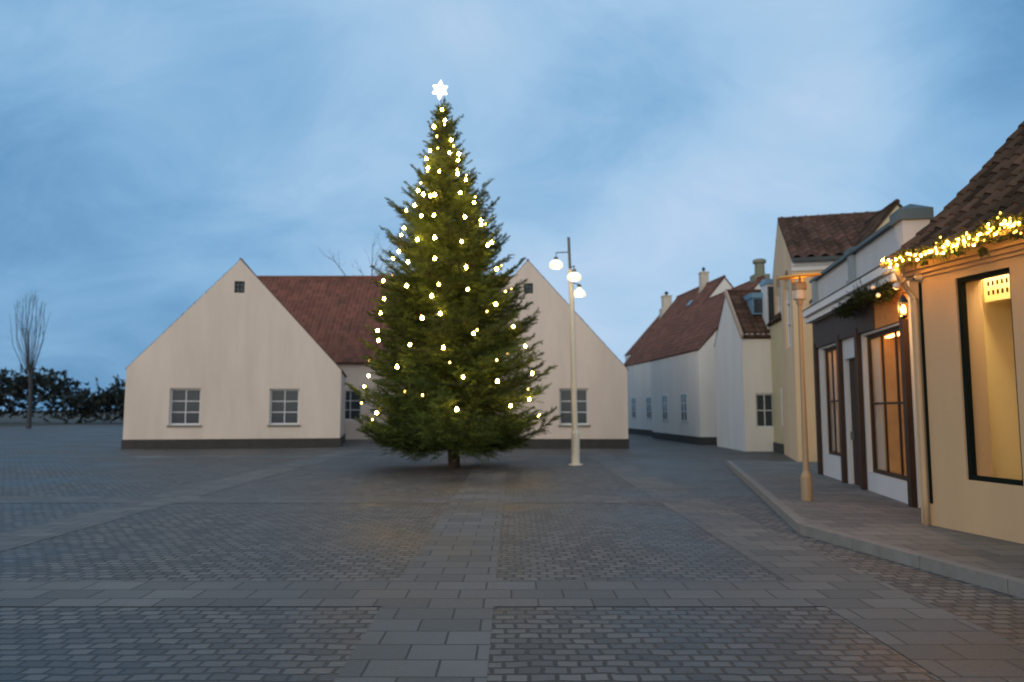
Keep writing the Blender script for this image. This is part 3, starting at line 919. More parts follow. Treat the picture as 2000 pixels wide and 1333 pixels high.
# smooth the bends
sm = [pts[0]]
for a_, b_ in zip(pts[:-1], pts[1:]):
    sm.append(a_.lerp(b_, 0.3)); sm.append(a_.lerp(b_, 0.7))
sm.append(pts[-1])
dp.tube(sm, 0.036, 12)
for k in (4, 9):
    dp.tube([sm[k], sm[k].lerp(sm[k + 1], 0.4)], 0.043, 12)
dp.build('downpipe', PIPE, tH, smooth=True)
mb = MB(); mb.box(HP(0.178, 0.4, 0.02), hd * 0.036, hn * 0.019, Z * 2.86)
mb.build('wall_strip', DARK_FRAME, tH)  # narrow dark upright strip on the wall
# lit window: frame, glass, lit room behind
fw = 0.055
f = MB()
q0 = HP(W0 + 0.002, WZ0 + 0.002, -0.025)
ww, wh = W1 - W0 - 0.004, WZ1 - WZ0 - 0.004
f.box(q0, hd * fw, hn * 0.07, Z * wh); f.box(q0 + hd * (ww - fw * 0.6), hd * fw * 0.6, hn * 0.07, Z * wh)
f.box(q0 + hd * fw, hd * (ww - 1.6 * fw), hn * 0.07, Z * fw); f.box(q0 + hd * fw + Z * (wh - fw), hd * (ww - 1.6 * fw), hn * 0.07, Z * fw)
# painted outer lining of the reveal, dark green
fo = f.build('window', DARK_FRAME, tH)
fo['label'] = 'dark framed shop window lit warm yellow from inside'
rm = MB()
def RP(t, z, dpt):
    return HC + hd * t + hn * dpt + Z * z
# room shell
D0, D1 = 0.39, 2.6
rm.box(RP(-0.0 + 0.40, 0.02, D1), hd * 3.0, hn * 0.05, Z * 3.4)
rm.box(RP(0.40, 0.02, D0), hd * 0.05, hn * (D1 - D0), Z * 3.4)
rm.box(RP(3.36, 0.02, D0), hd * 0.05, hn * (D1 - D0), Z * 3.4)
rm.box(RP(0.40, 0.0, D0), hd * 3.0, hn * (D1 - D0), Z * 0.02)
rm.box(RP(0.40, 3.40, D0), hd * 3.0, hn * (D1 - D0), Z * 0.02)
rm.build('interior', CREAM_PAINT, tH)
# pelmet box with two rows of square perforations
bl = MB()
bt0, bt1, bz0, bz1, bd = 0.54, 1.80, 2.965, 3.37, 0.64
bl.box(RP(bt0, bz0, bd), hd * (bt1 - bt0), hn * 0.16, Z * (bz1 - bz0))
k = 0
tt = bt0 + 0.05
while tt < bt1 - 0.05:
    for zz in (3.165, 3.045):
        bl.box(RP(tt, zz, bd - 0.003), hd * 0.034, hn * 0.02, Z * 0.060, 1)
    tt += 0.068
bl.build('pelmet', [CREAM_PAINT, SLOT], fo)
lb = MB(); lb.box(RP(0.5, 3.368, 0.42), hd * 2.2, hn * 0.16, Z * 0.03)
lb.build('ceiling_light', E_CEIL, tH)
dd = MB(); dd.box(HP(2.4, 0.02, -0.1), hd * 1.1, hn * 0.06, Z * 2.57); dr = dd.build('door', DARK_TEAL, tH)
mb = MB(); mb.box(HP(3.38, 1.0, -0.04), hd * 0.03, hn * 0.06, Z * 0.16); mb.build('handle', POLE_GREY, dr)
window(tH, 'window', HP(4.2, 0.75, -0.1), hd, -hn, 1.2, 2.25, DARK_FRAME, GLASS_DARK, 1, 0)

# dome camera on the wall
cp_ = hit(1791, 541, HP(0, 0, 0.06), hd)
sc_ = MB()
tcam = thing('security_camera', 'small cream dome security camera on the ochre wall beside the downpipe', 'camera', cp_)
sc_.lathe(cp_ + hn * 0.06, [(0.055, 0), (0.058, 0.03), (0.05, 0.05)], 16, axis=-hn)
sc_.lathe(cp_ + hn * 0.012, [(0.045, 0), (0.043, 0.02), (0.034, 0.04), (0.018, 0.052), (0.002, 0.056)], 16, axis=(-hn * 0.6 - Z * 0.5).normalized())
sc_.build('housing', PLASTIC, tcam, smooth=True)
le = MB(); le.lathe(cp_ - hn * 0.030 - Z * 0.022 - hd * 0.012, [(0.016, 0), (0.018, 0.012), (0.010, 0.02)], 10, axis=(-hn * 0.7 - Z * 0.5 - hd * 0.4).normalized())
le.build('lens', BLACK, tcam)

# ------------------------------------------------------------------ needle foliage
class Needles:
    def __init__(s, seed):
        s.r = np.random.default_rng(seed); s.V = []; s.T = []
    def twigs(s, A, B, per, nl, nw, tone):
        """A,B: (n,3) twig ends; per needles each of length nl, width nw"""
        n = len(A)
        if n == 0: return
        d = B - A
        ln = np.linalg.norm(d, axis=1, keepdims=True) + 1e-9
        dn = d / ln
        rnd = s.r.normal(size=(n, per, 3))
        t = (np.arange(per)[None, :, None] + s.r.random((n, per, 1))) / per
        base = A[:, None, :] + d[:, None, :] * t
        perp = rnd - (rnd * dn[:, None, :]).sum(-1, keepdims=True) * dn[:, None, :]
        perp /= np.linalg.norm(perp, axis=-1, keepdims=True) + 1e-9
        perp[:, :, 2] *= 0.7
        dirv = dn[:, None, :] * 0.75 + perp * 0.8
        dirv /= np.linalg.norm(dirv, axis=-1, keepdims=True)
        side = np.cross(dirv, s.r.normal(size=(n, per, 3)))
        side /= np.linalg.norm(side, axis=-1, keepdims=True) + 1e-9
        L_ = nl * (0.7 + 0.6 * s.r.random((n, per, 1))) * (1 - 0.35 * t)
        tip = base + dirv * L_
        v = np.stack([base - side * nw / 2, base + side * nw / 2, tip], axis=2).reshape(-1, 3)
        s.V.append(v)
        s.T.append(np.repeat(np.clip(tone + s.r.normal(0, 0.18, n), 0, 1), per))
    def build(s, name, m, parent):
        v = np.concatenate(s.V).astype(np.float32); tn = np.concatenate(s.T).astype(np.float32)
        nf = len(v) // 3
        me = bpy.data.meshes.new(name)
        me.vertices.add(len(v)); me.vertices.foreach_set('co', v.ravel())
        me.loops.add(len(v)); me.loops.foreach_set('vertex_index', np.arange(len(v), dtype=np.int32))
        me.polygons.add(nf); me.polygons.foreach_set('loop_start', np.arange(0, len(v), 3, dtype=np.int32))
        me.update(calc_edges=True)
        me.materials.append(m)
        a_ = me.attributes.new('tile_tone', 'FLOAT', 'FACE'); a_.data.foreach_set('value', tn)
        me.update()
        o = bpy.data.objects.new(name, me); COL.objects.link(o)
        if parent:
            o.parent = parent
            bpy.context.view_layer.update()
            o.matrix_parent_inverse = parent.matrix_world.inverted()
        return o

# ------------------------------------------------------------------ Christmas tree
TY = 20.0
def axis_at(h):
    return np.array([-1.58 - 0.0405 * h, TY, h])
prof_h = [0.9, 1.6, 2.6, 3.6, 4.58, 5.4, 6.2, 6.9, 7.5, 8.1, 8.6, 9.1, 9.5, 9.9, 10.2]
prof_r = [2.7, 2.65, 2.45, 2.2, 1.90, 1.66, 1.42, 1.22, 1.00, 0.76, 0.60, 0.46, 0.37, 0.26, 0.12]
def rad_at(h):
    return float(np.interp(h, prof_h, prof_r))
tree = thing('christmas_tree', 'tall dark green spruce Christmas tree standing on the square', 'tree', (-1.58, TY, 0))
tk = MB()
tk.tube([axis_at(h) for h in (0, 1, 3, 5, 7, 9, 10.25)], [0.17, 0.15, 0.12, 0.09, 0.06, 0.03, 0.012], 10)
tr = np.random.default_rng(11)
nd = Needles(5)
limbs = MB()
def branch(h, az, L, up, curve=0.12, dens=1.0, tone=0.5, wide=0.55):
    b0 = axis_at(h)
    hd_ = np.array([math.cos(az), math.sin(az), 0.0])
    n = max(4, int(L / 0.16))
    pts = []
    for k in range(n + 1):
        f = k / n
        z = math.tan(up) * L * f + (curve * L) * (f * f) - 0.10 * L * math.sin(math.pi * f)
        pts.append(b0 + hd_ * (L * f) + np.array([0, 0, z]))
    pts = np.array(pts)
    pts[1:] += tr.normal(0, 0.018, pts[1:].shape)
    limbs.tube([tuple(p) for p in pts[::2]] if n > 5 else [tuple(p) for p in pts], [0.02 * (1 - 0.85 * k / max(1, len(pts[::2]) - 1)) for k in range(len(pts[::2]))] if n > 5 else [0.012 * (1 - 0.8 * k / n) for k in range(n + 1)], 4, cap=False)
    # side twigs
    m = int(L / 0.045 * dens)
    fs = 0.18 + 0.82 * (np.arange(m) + tr.random(m)) / m
    idx = fs * n
    i0 = np.minimum(idx.astype(int), n - 1)
    base = pts[i0] + (pts[i0 + 1] - pts[i0]) * (idx - i0)[:, None]
    dloc = pts[i0 + 1] - pts[i0]; dloc /= np.linalg.norm(dloc, axis=1, keepdims=True)
    sidev = np.cross(dloc, np.array([0, 0, 1.0])); sidev /= np.linalg.norm(sidev, axis=1, keepdims=True)
    sg = np.where(np.arange(m) % 2 == 0, 1, -1)[:, None]
    tl = (wide * L * (1.02 - fs) * 0.8 + 0.10)[:, None] * (0.6 + 0.6 * tr.random((m, 1)))
    tl = np.minimum(tl, 0.62)
    dirv = dloc * (0.75 + 0.3 * tr.random((m, 1))) + sidev * sg * 0.75 + np.array([0, 0, 1.0]) * (tr.normal(0.0, 0.30, (m, 1)))
    dirv /= np.linalg.norm(dirv, axis=1, keepdims=True)
    ends = base + dirv * tl
    nd.twigs(base, ends, 20, 0.068, 0.016, tone)
    # secondary twiglets on the long ones
    sel = (tl[:, 0] > 0.22)
    if sel.any():
        for q in (0.4, 0.7):
            for s2 in (-1, 1):
                bb = base[sel] + (ends - base)[sel] * q
                dd_ = dirv[sel] * 0.8 + np.cross(dirv[sel], np.array([0, 0, 1.0])) * s2 * 0.6 + tr.normal(0, 0.12, (sel.sum(), 3))
                nd.twigs(bb, bb + dd_ * (tl[sel] * 0.42), 11, 0.062, 0.016, tone)
    nd.twigs(pts[:-1], pts[1:], 16, 0.06, 0.011, tone)
h = 0.75
while h < 10.15:
    r_ = rad_at(h)
    cnt = int(8 + 9 * min(1, r_ / 2.0))
    ph = tr.random() * 6.28
    for k in range(cnt):
        az = ph + 2 * math.pi * k / cnt + tr.normal(0, 0.16)
        f = np.clip(tr.normal(0.90, 0.17), 0.45, 1.12)
        upd = np.interp(h, [1, 4, 7, 9, 10.2], [4, 10, 22, 34, 52])
        L_ = max(0.14, r_ * f)
        up = R(upd + tr.normal(0, 5))
        hb = h - math.tan(R(upd)) * L_ * 0.55 + tr.normal(0, 0.06)
        if hb < 0.42: continue
        branch(hb, az, L_, up, 0.10, tone=0.12 + 0.76 * tr.random())
    h += np.interp(h, [1, 5, 8, 10.2], [0.25, 0.19, 0.155, 0.12])
# the long boughs that break the outline in the photo
for u, v, upd in ((757, 389, 24), (763, 398, 16), (783, 362, 28), (752, 448, 20), (760, 458, 14), (727, 520, 14), (735, 548, 5), (803, 320, 30), (829, 322, 30), (838, 246, 30), (899, 228, 38), (896, 258, 24),
                  (960, 357, 30), (950, 372, 22), (972, 388, 26), (960, 412, 16), (965, 442, 18), (987, 461, 20), (975, 490, 12), (1021, 505, 24), (1008, 520, 18), (1030, 572, 6), (1024, 548, 8), (1036, 592, 3), (727, 588, 2), (716, 610, 2), (1046, 622, 2), (931, 345, 26), (915, 300, 30), (848, 222, 40), (880, 210, 55)):
    tip = np.array(at(u, v, TY))
    up = R(upd)
    hz = tip[2]
    for _ in range(6):
        A = axis_at(hz); Lh = abs(tip[0] - A[0]) / 0.985
        hz = tip[2] - math.tan(up) * Lh - 0.10 * Lh
    az = (0 if tip[0] > A[0] else math.pi) + tr.normal(0, 0.10)
    branch(hz, az, Lh, up, 0.10, dens=1.25, tone=0.45, wide=0.42)
tk.v += []; 
tko = tk.build('trunk', BARK, tree)
limbs.build('limbs', BARK, tree)
nd.build('crown', NEEDLE, tree)

# light string on the tree
BIG = [(863.4, 214.7), (869, 235.6), (847.6, 248.5), (881, 274), (840, 295), (878, 299), (896, 301.5), (833, 311), (894.6, 314), (836, 329), (858, 335), (893.7, 339.6), (910, 352), (816.6, 373), (827, 380.6), (840.6, 383), (849, 381), (899, 376.7), (926, 396.6), (809.8, 401.5), (793.6, 411.4), (822.8, 422), (847.5, 421), (908, 424.4), (939, 430.8), (940, 439), (789.7, 445.6), (783.7, 459), (815, 469), (849, 465), (901.5, 472), (952.6, 480), (960, 474.5), (779, 492), (767.5, 506), (796.7, 512), (849, 506), (910, 523), (970, 526), (748.8, 549), (794, 559), (857, 556), (913.5, 565.8), (750, 585)]
SMALL = [(868, 244), (853, 267), (886, 286), (855, 290), (835, 335), (892.7, 332), (911, 343), (928, 385), (948, 437.5), (979, 519.6), (766, 539), (987, 570), (999, 566), (822, 358)]
tS = thing('light_string', 'string of warm white bulbs wound round the Christmas tree', 'string lights', (-1.58, TY, 0))
def on_crown(u, v, push=0.12):
    p = at(u, v, TY)
    for _ in range(5):
        A = axis_at(p.z); r_ = rad_at(p.z) * 0.93
        dx = p.x - A[0]
        yy = TY - math.sqrt(max(r_ * r_ - dx * dx, 0.0)) - push
        p = at(u, v, yy)
    return p
pos = [(on_crown(u, v), 1) for u, v in BIG] + [(on_crown(u, v, -0.02), 0) for u, v in SMALL]
brg = random.Random(3)
for k in range(34):                      # the string goes on below, round the wide skirt of the tree
    hh = 4.45 - 3.2 * (k / 34) ** 0.9
    dx = rad_at(hh) * 0.92 * math.sin(k * 2.4 + brg.uniform(-.3, .3))
    A = axis_at(hh)
    pos.append((Vector((A[0] + dx, TY - math.sqrt(max((rad_at(hh) * 0.93) ** 2 - dx * dx, 0)) - 0.06, hh)), 1 if brg.random() < 0.8 else 0))
sph = MB(); sph.lathe((0, 0, 0), [(0.004, -0.031), (0.019, -0.026), (0.029, -0.010), (0.031, 0.004), (0.024, 0.019), (0.014, 0.030), (0.011, 0.045)], 12)
cable = MB()
srt = sorted([p for p, _ in pos], key=lambda q: -q.z)
protos = {}
for p, big in pos:
    key = big
    if key not in protos:
        o = sph.build('bulb', E_BULB if big else E_DIM, tS, smooth=True)
        o.location = p
        if not big: o.scale = (0.62,) * 3
        protos[key] = o
    else:
        o = dup(protos[key], tS, p)
        sc_k = brg.uniform(0.95, 1.30) * (1.0 if big else 0.62)
        o.scale = (sc_k,) * 3
    cable.tube([p + Z * 0.04, p + Z * 0.085], 0.014, 6)
# the wire winds round the tree through the bulbs' heights
wire = []
for k in range(420):
    f = k / 419
    hh = 10.15 - 9.0 * f
    a_ = 2 * math.pi * 13 * f ** 0.8
    A = axis_at(hh); r_ = rad_at(hh) * 0.80
    wire.append((A[0] + r_ * math.cos(a_), TY + r_ * math.sin(a_), hh))
cable.tube(wire, 0.006, 4)
cable.build('cable', BLACK, tS)

# star on top
st = at(859.5, 176, TY)
tT = thing('tree_star', 'glowing white six pointed star on top of the Christmas tree', 'star', st - Z * 0.45)
mb = MB()
outl = []
Rk = [0.29, 0.245, 0.245, 0.30, 0.245, 0.245]
for k in range(12):
    a_ = math.pi / 2 + 2 * math.pi * k / 12 - R(4)
    r_ = Rk[k // 2] if k % 2 == 0 else 0.145
    outl.append((r_ * math.cos(a_), r_ * math.sin(a_)))
for sg in (-1, 1):
    c_ = st + Y * (0.07 * sg)
    for k in range(12):
        a_, b_ = outl[k], outl[(k + 1) % 12]
        tri = [st + X * a_[0] + Z * a_[1], st + X * b_[0] + Z * b_[1], c_]
        mb.face(tri if sg < 0 else tri[::-1])
mb.build('star_body', E_STAR, tT)
mb = MB(); mb.tube([st - Z * 0.27 + X * 0.01, Vector(axis_at(10.15))], 0.012, 6); mb.build('rod', BARK, tT)

# ------------------------------------------------------------------ three-headed street lamp
LY = 21.0
lt, lm, lb_ = at(1110.5, 464, LY), at(1113.5, 527, LY), at(1117, 592, LY)
foot = Vector((lb_.x + (lb_.x - lm.x) * 1.6, LY, 0))
tL = thing('street_lamp', 'white lamp post carrying three lit bell shaped lamps right of the Christmas tree', 'street lamp', foot)
mb = MB(); mb.tube([lm - Z * 0.1, lt], 0.041, 12); mb.build('pole', POLE_GREY, tL, smooth=False)
mb = MB(); mb.tube([foot, lb_, lm], [0.09, 0.076, 0.070], 14); mb.tube([foot, foot + Z * 0.9], 0.12, 14); mb.tube([foot, foot + Z * 0.03], 0.20, 16); mb.tube([foot + Z * 0.9, foot + Z * 1.0], [0.12, 0.092], 14); mb.build('lower_pole', POLE_WHITE, tL)
def head(u, v, w_px, h_px, armv, yoff, conic):
    y_ = LY + yoff
    c_ = at(u, v, y_)
    r_ = w_px / 2 / F * y_
    hh = h_px * 0.82 / F * y_
    sh = MB()
    top = c_ + Z * (hh * 0.55)
    if conic:
        pr = [(r_ * 0.93, -hh * 0.46), (r_, -hh * 0.30), (r_ * 0.9, -hh * 0.02), (r_ * 0.6, hh * 0.22), (r_ * 0.34, hh * 0.38), (r_ * 0.27, hh * 0.56)]
    else:
        pr = [(r_ * 0.80, -hh * 0.47), (r_ * 0.98, -hh * 0.28), (r_, -hh * 0.05), (r_ * 0.92, hh * 0.2), (r_ * 0.66, hh * 0.42), (r_ * 0.3, hh * 0.54)]
    sh.lathe(c_, pr, 22)
    so = sh.build('lamp_shade', E_SHADE, tL, smooth=True)
    k = MB(); k.lathe(c_ - Z * (hh * 0.475), [(r_ * 0.4, 0), (r_ * 0.74, 0.012)], 18); k.build('lamp', E_LAMP, so)
    k = MB(); k.lathe(top - Z * 0.01, [(r_ * 0.30, 0), (r_ * 0.30, r_ * 0.42), (r_ * 0.12, r_ * 0.5)], 12); k.build('cap', POLE_GREY, so)
    am = MB()
    hook = at(u, armv, y_)
    zf = (hook.z - foot.z) / (lt.z - foot.z)
    root = Vector((np.interp(hook.z, [foot.z, lb_.z, lm.z, lt.z], [foot.x, lb_.x, lm.x, lt.x]), LY, hook.z + 0.03))
    am.tube([root, hook, Vector((c_.x, y_, top.z + r_ * 0.3))], 0.017, 8)
    am.build('arm', POLE_GREY, tL)
head(1086, 517, 27, 21, 494, -0.05, False)
head(1121.5, 541, 28, 20, 520, -0.42, False)
head(1131.5, 571, 26, 22, 556, 0.18, True)

# ------------------------------------------------------------------ disc topped street lamp by the grey building
DY = 12.0
dc = at(1560, 540.5, DY)
tR = thing('street_lamp', 'slim street lamp with a wide flat disc reflector in front of the grey building', 'street lamp', (dc.x, DY, 0))
px = DY / F
mb = MB()
tilt = Vector((-0.08, -0.075, 1)).normalized()
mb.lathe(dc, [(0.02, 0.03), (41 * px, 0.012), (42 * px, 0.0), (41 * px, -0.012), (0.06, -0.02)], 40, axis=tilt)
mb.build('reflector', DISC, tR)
mb = MB()
for k in range(3):
    a_ = R(20 + 120 * k)
    o_ = Vector((math.cos(a_), math.sin(a_), 0)) * (11 * px)
    q = at(1560, 556, DY) + o_
    mb.box(q - X * 0.02 - Y * 0.005, X * 0.04, Y * 0.01, Z * (dc.z - q.z - 0.02))
mb.build('strut', TAN_METAL, tR)
mb = MB()
z0 = at(1560, 567, DY).z; z1 = at(1560, 553, DY).z
mb.lathe((dc.x, DY, z0), [(10 * px, 0), (14 * px, 0.005), (14 * px, z1 - z0 - 0.02), (12.5 * px, z1 - z0), (11 * px, z1 - z0), (11 * px, z1 - z0 - 0.03)], 24)
mb.build('collar', TAN_METAL, tR)
mb = MB()
z2 = at(1560, 585, DY).z
mb.lathe((dc.x, DY, z2), [(7 * px, -0.02), (12 * px, 0), (12.3 * px, 0.02), (11 * px, z0 - z2 - 0.002)], 24)
mb.build('lamp_glass', FROST, tR)
mb = MB(); mb.lathe((dc.x, DY, z1 - 0.05), [(0.05, 0), (0.06, 0.015), (0.03, 0.025), (0.0, 0.028)], 12); mb.build('lamp', E_WARM, tR)
mb = MB(); mb.lathe((dc.x, DY, 0), [(0.09, 0), (0.09, 0.5), (0.05, 0.6), (0.038, 2.2), (0.034, z2 - 0.12), (0.055, z2 - 0.06), (0.055, z2 - 0.02)], 16); mb.build('post', TAN_METAL, tR)
l = bpy.data.lights.new('lamp_glow', 'SPOT'); l.energy = 2.6; l.color = (1.0, 0.52, 0.12); l.spot_size = R(165); l.spot_blend = 0.5; l.shadow_soft_size = 0.05
lo = bpy.data.objects.new('lamp_glow', l); COL.objects.link(lo); lo.location = (dc.x + 0.02, DY, z1 - 0.015); lo.rotation_euler = (math.pi, 0, 0)
lo.parent = tR; bpy.context.view_layer.update(); lo.matrix_parent_inverse = tR.matrix_world.inverted()

# ------------------------------------------------------------------ lit fir garland along the shop eave
gpath = [(1733, 514), (1741, 519), (1756, 511), (1775, 503), (1795, 500), (1815, 497), (1835, 492), (1855, 485), (1878, 476), (1900, 471), (1925, 461), (1945, 447), (1960, 441), (1975, 440), (1990, 444), (2005, 440), (2030, 432), (2065, 418), (2110, 404)]
tG = thing('garland', 'fir garland full of warm fairy lights along the eave of the ochre shop', 'garland', HP(-0.05, EZ, 0.40))
gp3 = []
for k, (u, v) in enumerate(gpath):
    q = hit(u, v, HP(0, 0, 0.40), hd)
    gp3.append(np.array(q))
gp3 = np.array(gp3)
seg = np.linalg.norm(np.diff(gp3, axis=0), axis=1); cumg = np.concatenate([[0], np.cumsum(seg)])
def gpt(s):
    return np.array([np.interp(s, cumg, gp3[:, k]) for k in range(3)])
ng = Needles(21); gr = np.random.default_rng(9)
A_, B_ = [], []
tot = cumg[-1]
for k in range(620):
    s = gr.random() * tot
    b = gpt(s) + gr.normal(0, 0.022, 3)
    d = np.array(hd) * gr.normal(0.3, 0.6) + np.array(-hn) * abs(gr.normal(0.1, 0.4)) + np.array([0, 0, gr.normal(0.05, 0.5)])
    d /= np.linalg.norm(d)
    A_.append(b); B_.append(b + d * gr.uniform(0.06, 0.16))
# drooping sprays, clear in the photo
for u, v, dx, dz in ((1915, 480, 8, -19), (1917, 480, 4, -14), (1985, 447, 5, -18), (1978, 449, 3, -14), (1805, 508, 1, -9), (1870, 488, 6, -10), (1955, 460, 3, -9), (1910, 462, -6, 10), (1955, 436, -7, 12), (1920, 452, -5, 10), (1845, 478, -4, 8), (1770, 496, -6, 6), (1985, 432, 3, 10)):
    b = np.array(hit(u, v, HP(0, 0, 0.42), hd)); e_ = np.array(hit(u + dx, v - dz, HP(0, 0, 0.43), hd))
    A_.append(b); B_.append(e_)
    for q in (0.25, 0.45, 0.65, 0.85):
        for sg in (-1, 1):
            m_ = b + (e_ - b) * q
            dd_ = (e_ - b) * 0.32 + np.array(hd) * sg * 0.055
            A_.append(m_); B_.append(m_ + dd_)
ng.twigs(np.array(A_), np.array(B_), 30, 0.034, 0.006, 0.5)
ng.build('fir_sprays', NEEDLE2, tG)
cb = MB(); cb.tube([tuple(gpt(s)) for s in np.linspace(0, tot, 60)], 0.010, 6); cb.build('rope', BARK, tG)
fb = MB(); fb.lathe((0, 0, 0), [(0.002, -0.010), (0.007, -0.007), (0.0088, 0), (0.006, 0.006), (0.003, 0.010)], 8)
proto = None
extra = MB()
vis_end = cumg[14]
nl_ = 0
for k in range(112):
    s = (k + gr.uniform(-0.8, 0.8)) / 112 * (cumg[15])
    s = min(max(s, 0.0), cumg[15])
    b = gpt(s) + np.array(-hn) * gr.uniform(0.02, 0.09) + np.array([0, 0, gr.normal(0.0, 0.042)])
    if k < 46:
        s2 = (k + gr.uniform(-0.8, 0.8)) / 46 * cumg[15]
        b = gpt(min(max(s2, 0), cumg[15])) + np.array(-hn) * gr.uniform(0.03, 0.09) + np.array([0, 0, gr.normal(0.0, 0.040)])
        if proto is None:
            proto = fb.build('fairy_light', E_FAIRY, tG, smooth=True); proto.location = b
        else:
            dup(proto, tG, b)
    else:
        extra.lathe(b, [(0.002, -0.012), (0.009, -0.008), (0.0105, 0), (0.007, 0.008), (0.003, 0.012)], 6)
ex = extra.build('fairy_lights', E_FAIRY2, tG, smooth=True); ex['kind'] = 'stuff'

# ------------------------------------------------------------------ unlit garland with baubles under the white cornice, small wall lantern
tU = thing('garland', 'dark fir garland with pale baubles under the white cornice of the grey building', 'garland', PP(0, 3.45, 0.3))
ng = Needles(31); A_, B_ = [], []
for k in range(1000):
    s = gr.uniform(-0.85, 1.9)
    b = np.array(PP(s, 3.50 + 0.06 * math.sin(s * 3), 0.27)) + gr.normal(0, 0.045, 3) 
    d = gr.normal(0, 1, 3) * np.array([1, 1, 0.8]); d /= np.linalg.norm(d)
    A_.append(b); B_.append(b + d * gr.uniform(0.07, 0.17))
ng.twigs(np.array(A_), np.array(B_), 26, 0.045, 0.008, 0.25)
ng.build('fir_sprays', NEEDLE2, tU)
cb = MB(); cb.tube([PP(s, 3.50 + 0.06 * math.sin(s * 3), 0.25) for s in np.linspace(-0.85, 2.1, 24)], 0.014, 6); cb.build('rope', BARK, tU)
for u, v, rpx in ((1751, 559.5, 7), (1705, 562.5, 4.6), (1715, 577, 4.5)):
    q = hit(u, v, PP(0, 0, 0.44), pd)
    rr = rpx / F * q.y
    mb = MB(); mb.lathe((0, 0, 0), [(0.1 * rr, -rr), (0.5 * rr, -0.87 * rr), (0.87 * rr, -0.5 * rr), (rr, 0), (0.87 * rr, 0.5 * rr), (0.5 * rr, 0.87 * rr), (0.15 * rr, 0.99 * rr), (0.15 * rr, 1.15 * rr)], 16)
    o = mb.build('bauble', BAUBLE, tU, smooth=True); o.location = q

lq = hit(1764.5, 604, PP(0, 0, 0.30), pd)
tW = thing('wall_lantern', 'small amber wall lantern at the corner between the grey building and the shop', 'lantern', lq)
mb = MB(); mb.lathe(lq + Z * 0.085, [(0.075, 0), (0.07, 0.02), (0.03, 0.10), (0.008, 0.13)], 8); mb.lathe(lq - Z * 0.11, [(0.03, -0.03), (0.055, 0), (0.05, 0.012)], 8)
for k in range(4):
    a_ = R(45 + 90 * k); mb.tube([lq + Vector((0.052 * math.cos(a_), 0.052 * math.sin(a_), -0.1)), lq + Vector((0.066 * math.cos(a_), 0.066 * math.sin(a_), 0.09))], 0.006, 5)
mb.tube([lq + Z * 0.2, lq + Z * 0.24, lq + Z * 0.22 + pn * 0.29], 0.01, 6)
mb.build('housing', BLACK, tW)
mb = MB(); mb.lathe(lq - Z * 0.07, [(0.025, 0), (0.035, 0.04), (0.03, 0.10), (0.012, 0.13)], 10); mb.build('lamp', E_WARM, tW)
l = bpy.data.lights.new('lantern_glow', 'POINT'); l.energy = 60; l.color = (1.0, 0.45, 0.10); l.shadow_soft_size = 0.04
lo = bpy.data.objects.new('lantern_glow', l); COL.objects.link(lo); lo.location = lq - pn * 0.16 + Z * 0.02 + pd * 0.05
lo.parent = tW; bpy.context.view_layer.update(); lo.matrix_parent_inverse = tW.matrix_world.inverted()

# ------------------------------------------------------------------ pavement along the shops
kb = MB()
a_ = HP(LH, 0, 1.5); b_ = HP(-0.2, 0, 1.5); c_ = PP(9, 0, 1.5)
pv = MB()
ring = [a_, b_, c_, c_ + pn * 8, HP(LH, 0, -3)]
pv.face([(p.x, p.y, 0.12) for p in ring])
tag(pv.build('pavement', FLAGS), None, None, kind='structure')
for p, q in ((a_, b_), (b_, c_)):
    d = (q - p); n_ = int(d.length / 1.0)
    for k in range(n_):
        s0 = p + d * (k / n_) ; e_ = d * (1 / n_) * 0.992
        sd = Vector((d.y, -d.x, 0)).normalized()
        if sd.x > 0: sd = -sd
        kb.box((s0.x, s0.y, 0), e_, sd * 0.14, Z * 0.125)
tag(kb.build('kerb', KERB), None, None, kind='structure')

# ------------------------------------------------------------------ bare trees
base = at(716, 800, 47); 
tb = thing('bare_tree', 'bare leafless tree behind the red roof left of the Christmas tree', 'tree', (base.x, 47, 0))
trunk = MB(); tw = MB()
rr = random.Random(4)
def limb(pts, r0, r1, mbx, sub=2):
    pts = [Vector(p) for p in pts]
    n = len(pts)
    mbx.tube(pts, [r0 + (r1 - r0) * k / (n - 1) for k in range(n)], 5, cap=False)
    if sub <= 0: return
    for a, b in zip(pts[:-1], pts[1:]):
        for _ in range(2 if sub == 2 else 2):
            p = a.lerp(b, rr.random()); d = (b - a).normalized()
            L_ = rr.uniform(0.5, 1.0) * (1.1 if sub == 2 else 0.5)
            d2 = (d * 0.7 + Vector((rr.uniform(-1, 1), rr.uniform(-1, 1), rr.uniform(-0.1, 0.9)))).normalized()
            m_ = p + d2 * L_ * 0.5; e_ = p + (d2 + Vector((0, 0, rr.uniform(0, .3)))) * L_
            limb([p, m_, e_], r1 * 0.8, r1 * 0.4, tw, sub - 1)
k0 = Vector((base.x, 47, 0))
limb([k0, k0 + Z * 2.5, k0 + Z * 5.2], 0.28, 0.20, trunk, 0)
top0 = k0 + Z * 5.2
def P47(u, v, dy=0): return at(u, v, 47 + dy)
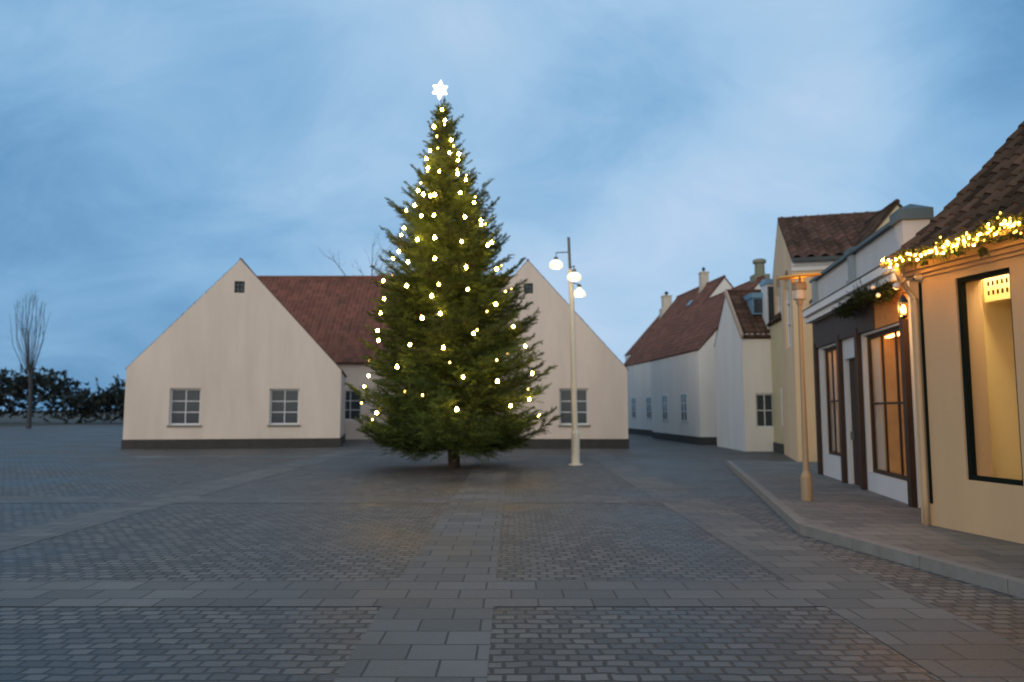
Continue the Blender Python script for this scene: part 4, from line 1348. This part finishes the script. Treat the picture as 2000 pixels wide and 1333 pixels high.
for pts, r0 in (([(700, 590), (690, 560), (672, 535), (655, 512), (642, 503)], .07), ([(722, 580), (726, 545), (727, 510), (728, 478)], .07),
                ([(740, 590), (750, 550), (760, 530), (775, 505), (782, 480)], .07), ([(706, 570), (712, 545), (704, 528)], .05),
                ([(735, 560), (745, 520), (760, 490)], .05), ([(727, 530), (740, 500), (755, 488)], .04), ([(745, 560), (765, 545), (790, 520)], .05)):
    q = [top0] + [P47(u, v, rr.uniform(-0.8, 0.8)) for u, v in pts]
    limb(q[:2], 0.12, r0 * 0.6, trunk, 0); limb(q[1:], r0 * 0.6, 0.013, tw, 2)
trunk.build('trunk', BARE, tb); tw.build('crown', BARE, tb)

fb0 = at(58, 800, 60)
tl = thing('bare_tree', 'small rounded bare tree far off at the left edge', 'tree', (fb0.x, 60, 0))
trunk = MB(); tw = MB()
rr = random.Random(8)
k0 = Vector((fb0.x, 60, 0)); k1 = at(60, 735, 60)
limb([k0, k0.lerp(k1, 0.5) + X * 0.06, k1], 0.20, 0.14, trunk, 0)
for k in range(24):
    u = 60 + 42 * math.sin(k * 2.399) * math.sqrt((k + 1) / 24)
    v = 573 + ((u - 60) / 42) ** 2 * 34 + rr.uniform(-3, 12)
    y_ = 60 + rr.uniform(-1.6, 1.6)
    e_ = at(u, v, y_); m_ = k1.lerp(e_, 0.5) + Vector((rr.uniform(-.4, .4) + (e_.x - k1.x) * 0.12, rr.uniform(-.3, .3), -0.1))
    limb([k1.lerp(k0, rr.uniform(0, 0.15)), m_, e_], 0.035, 0.009, tw, 2)
trunk.build('trunk', BARE, tl); tw.build('crown', BARE, tl)

# far belt of trees along the left horizon
hb = Needles(77); gr2 = np.random.default_rng(4)
n_ = 5200
xs = gr2.uniform(-95, -18, n_); 
top = 4.4 + 1.3 * np.sin(xs * 0.31) + 0.8 * np.sin(xs * 0.83 + 1) + 0.5 * np.sin(xs * 2.1)
zz = top * np.sqrt(gr2.random(n_))
A_ = np.stack([xs, 82 + gr2.normal(0, 1.6, n_), zz], 1)
B_ = A_ + gr2.normal(0, 0.45, (n_, 3)) + np.array([0, 0, 0.2])
hb.twigs(A_, B_, 9, 0.55, 0.22, 0.5)
ho = hb.build('tree_belt', HEDGE, None)
tag(ho, 'dark belt of far trees low along the left horizon', 'trees', kind='stuff')
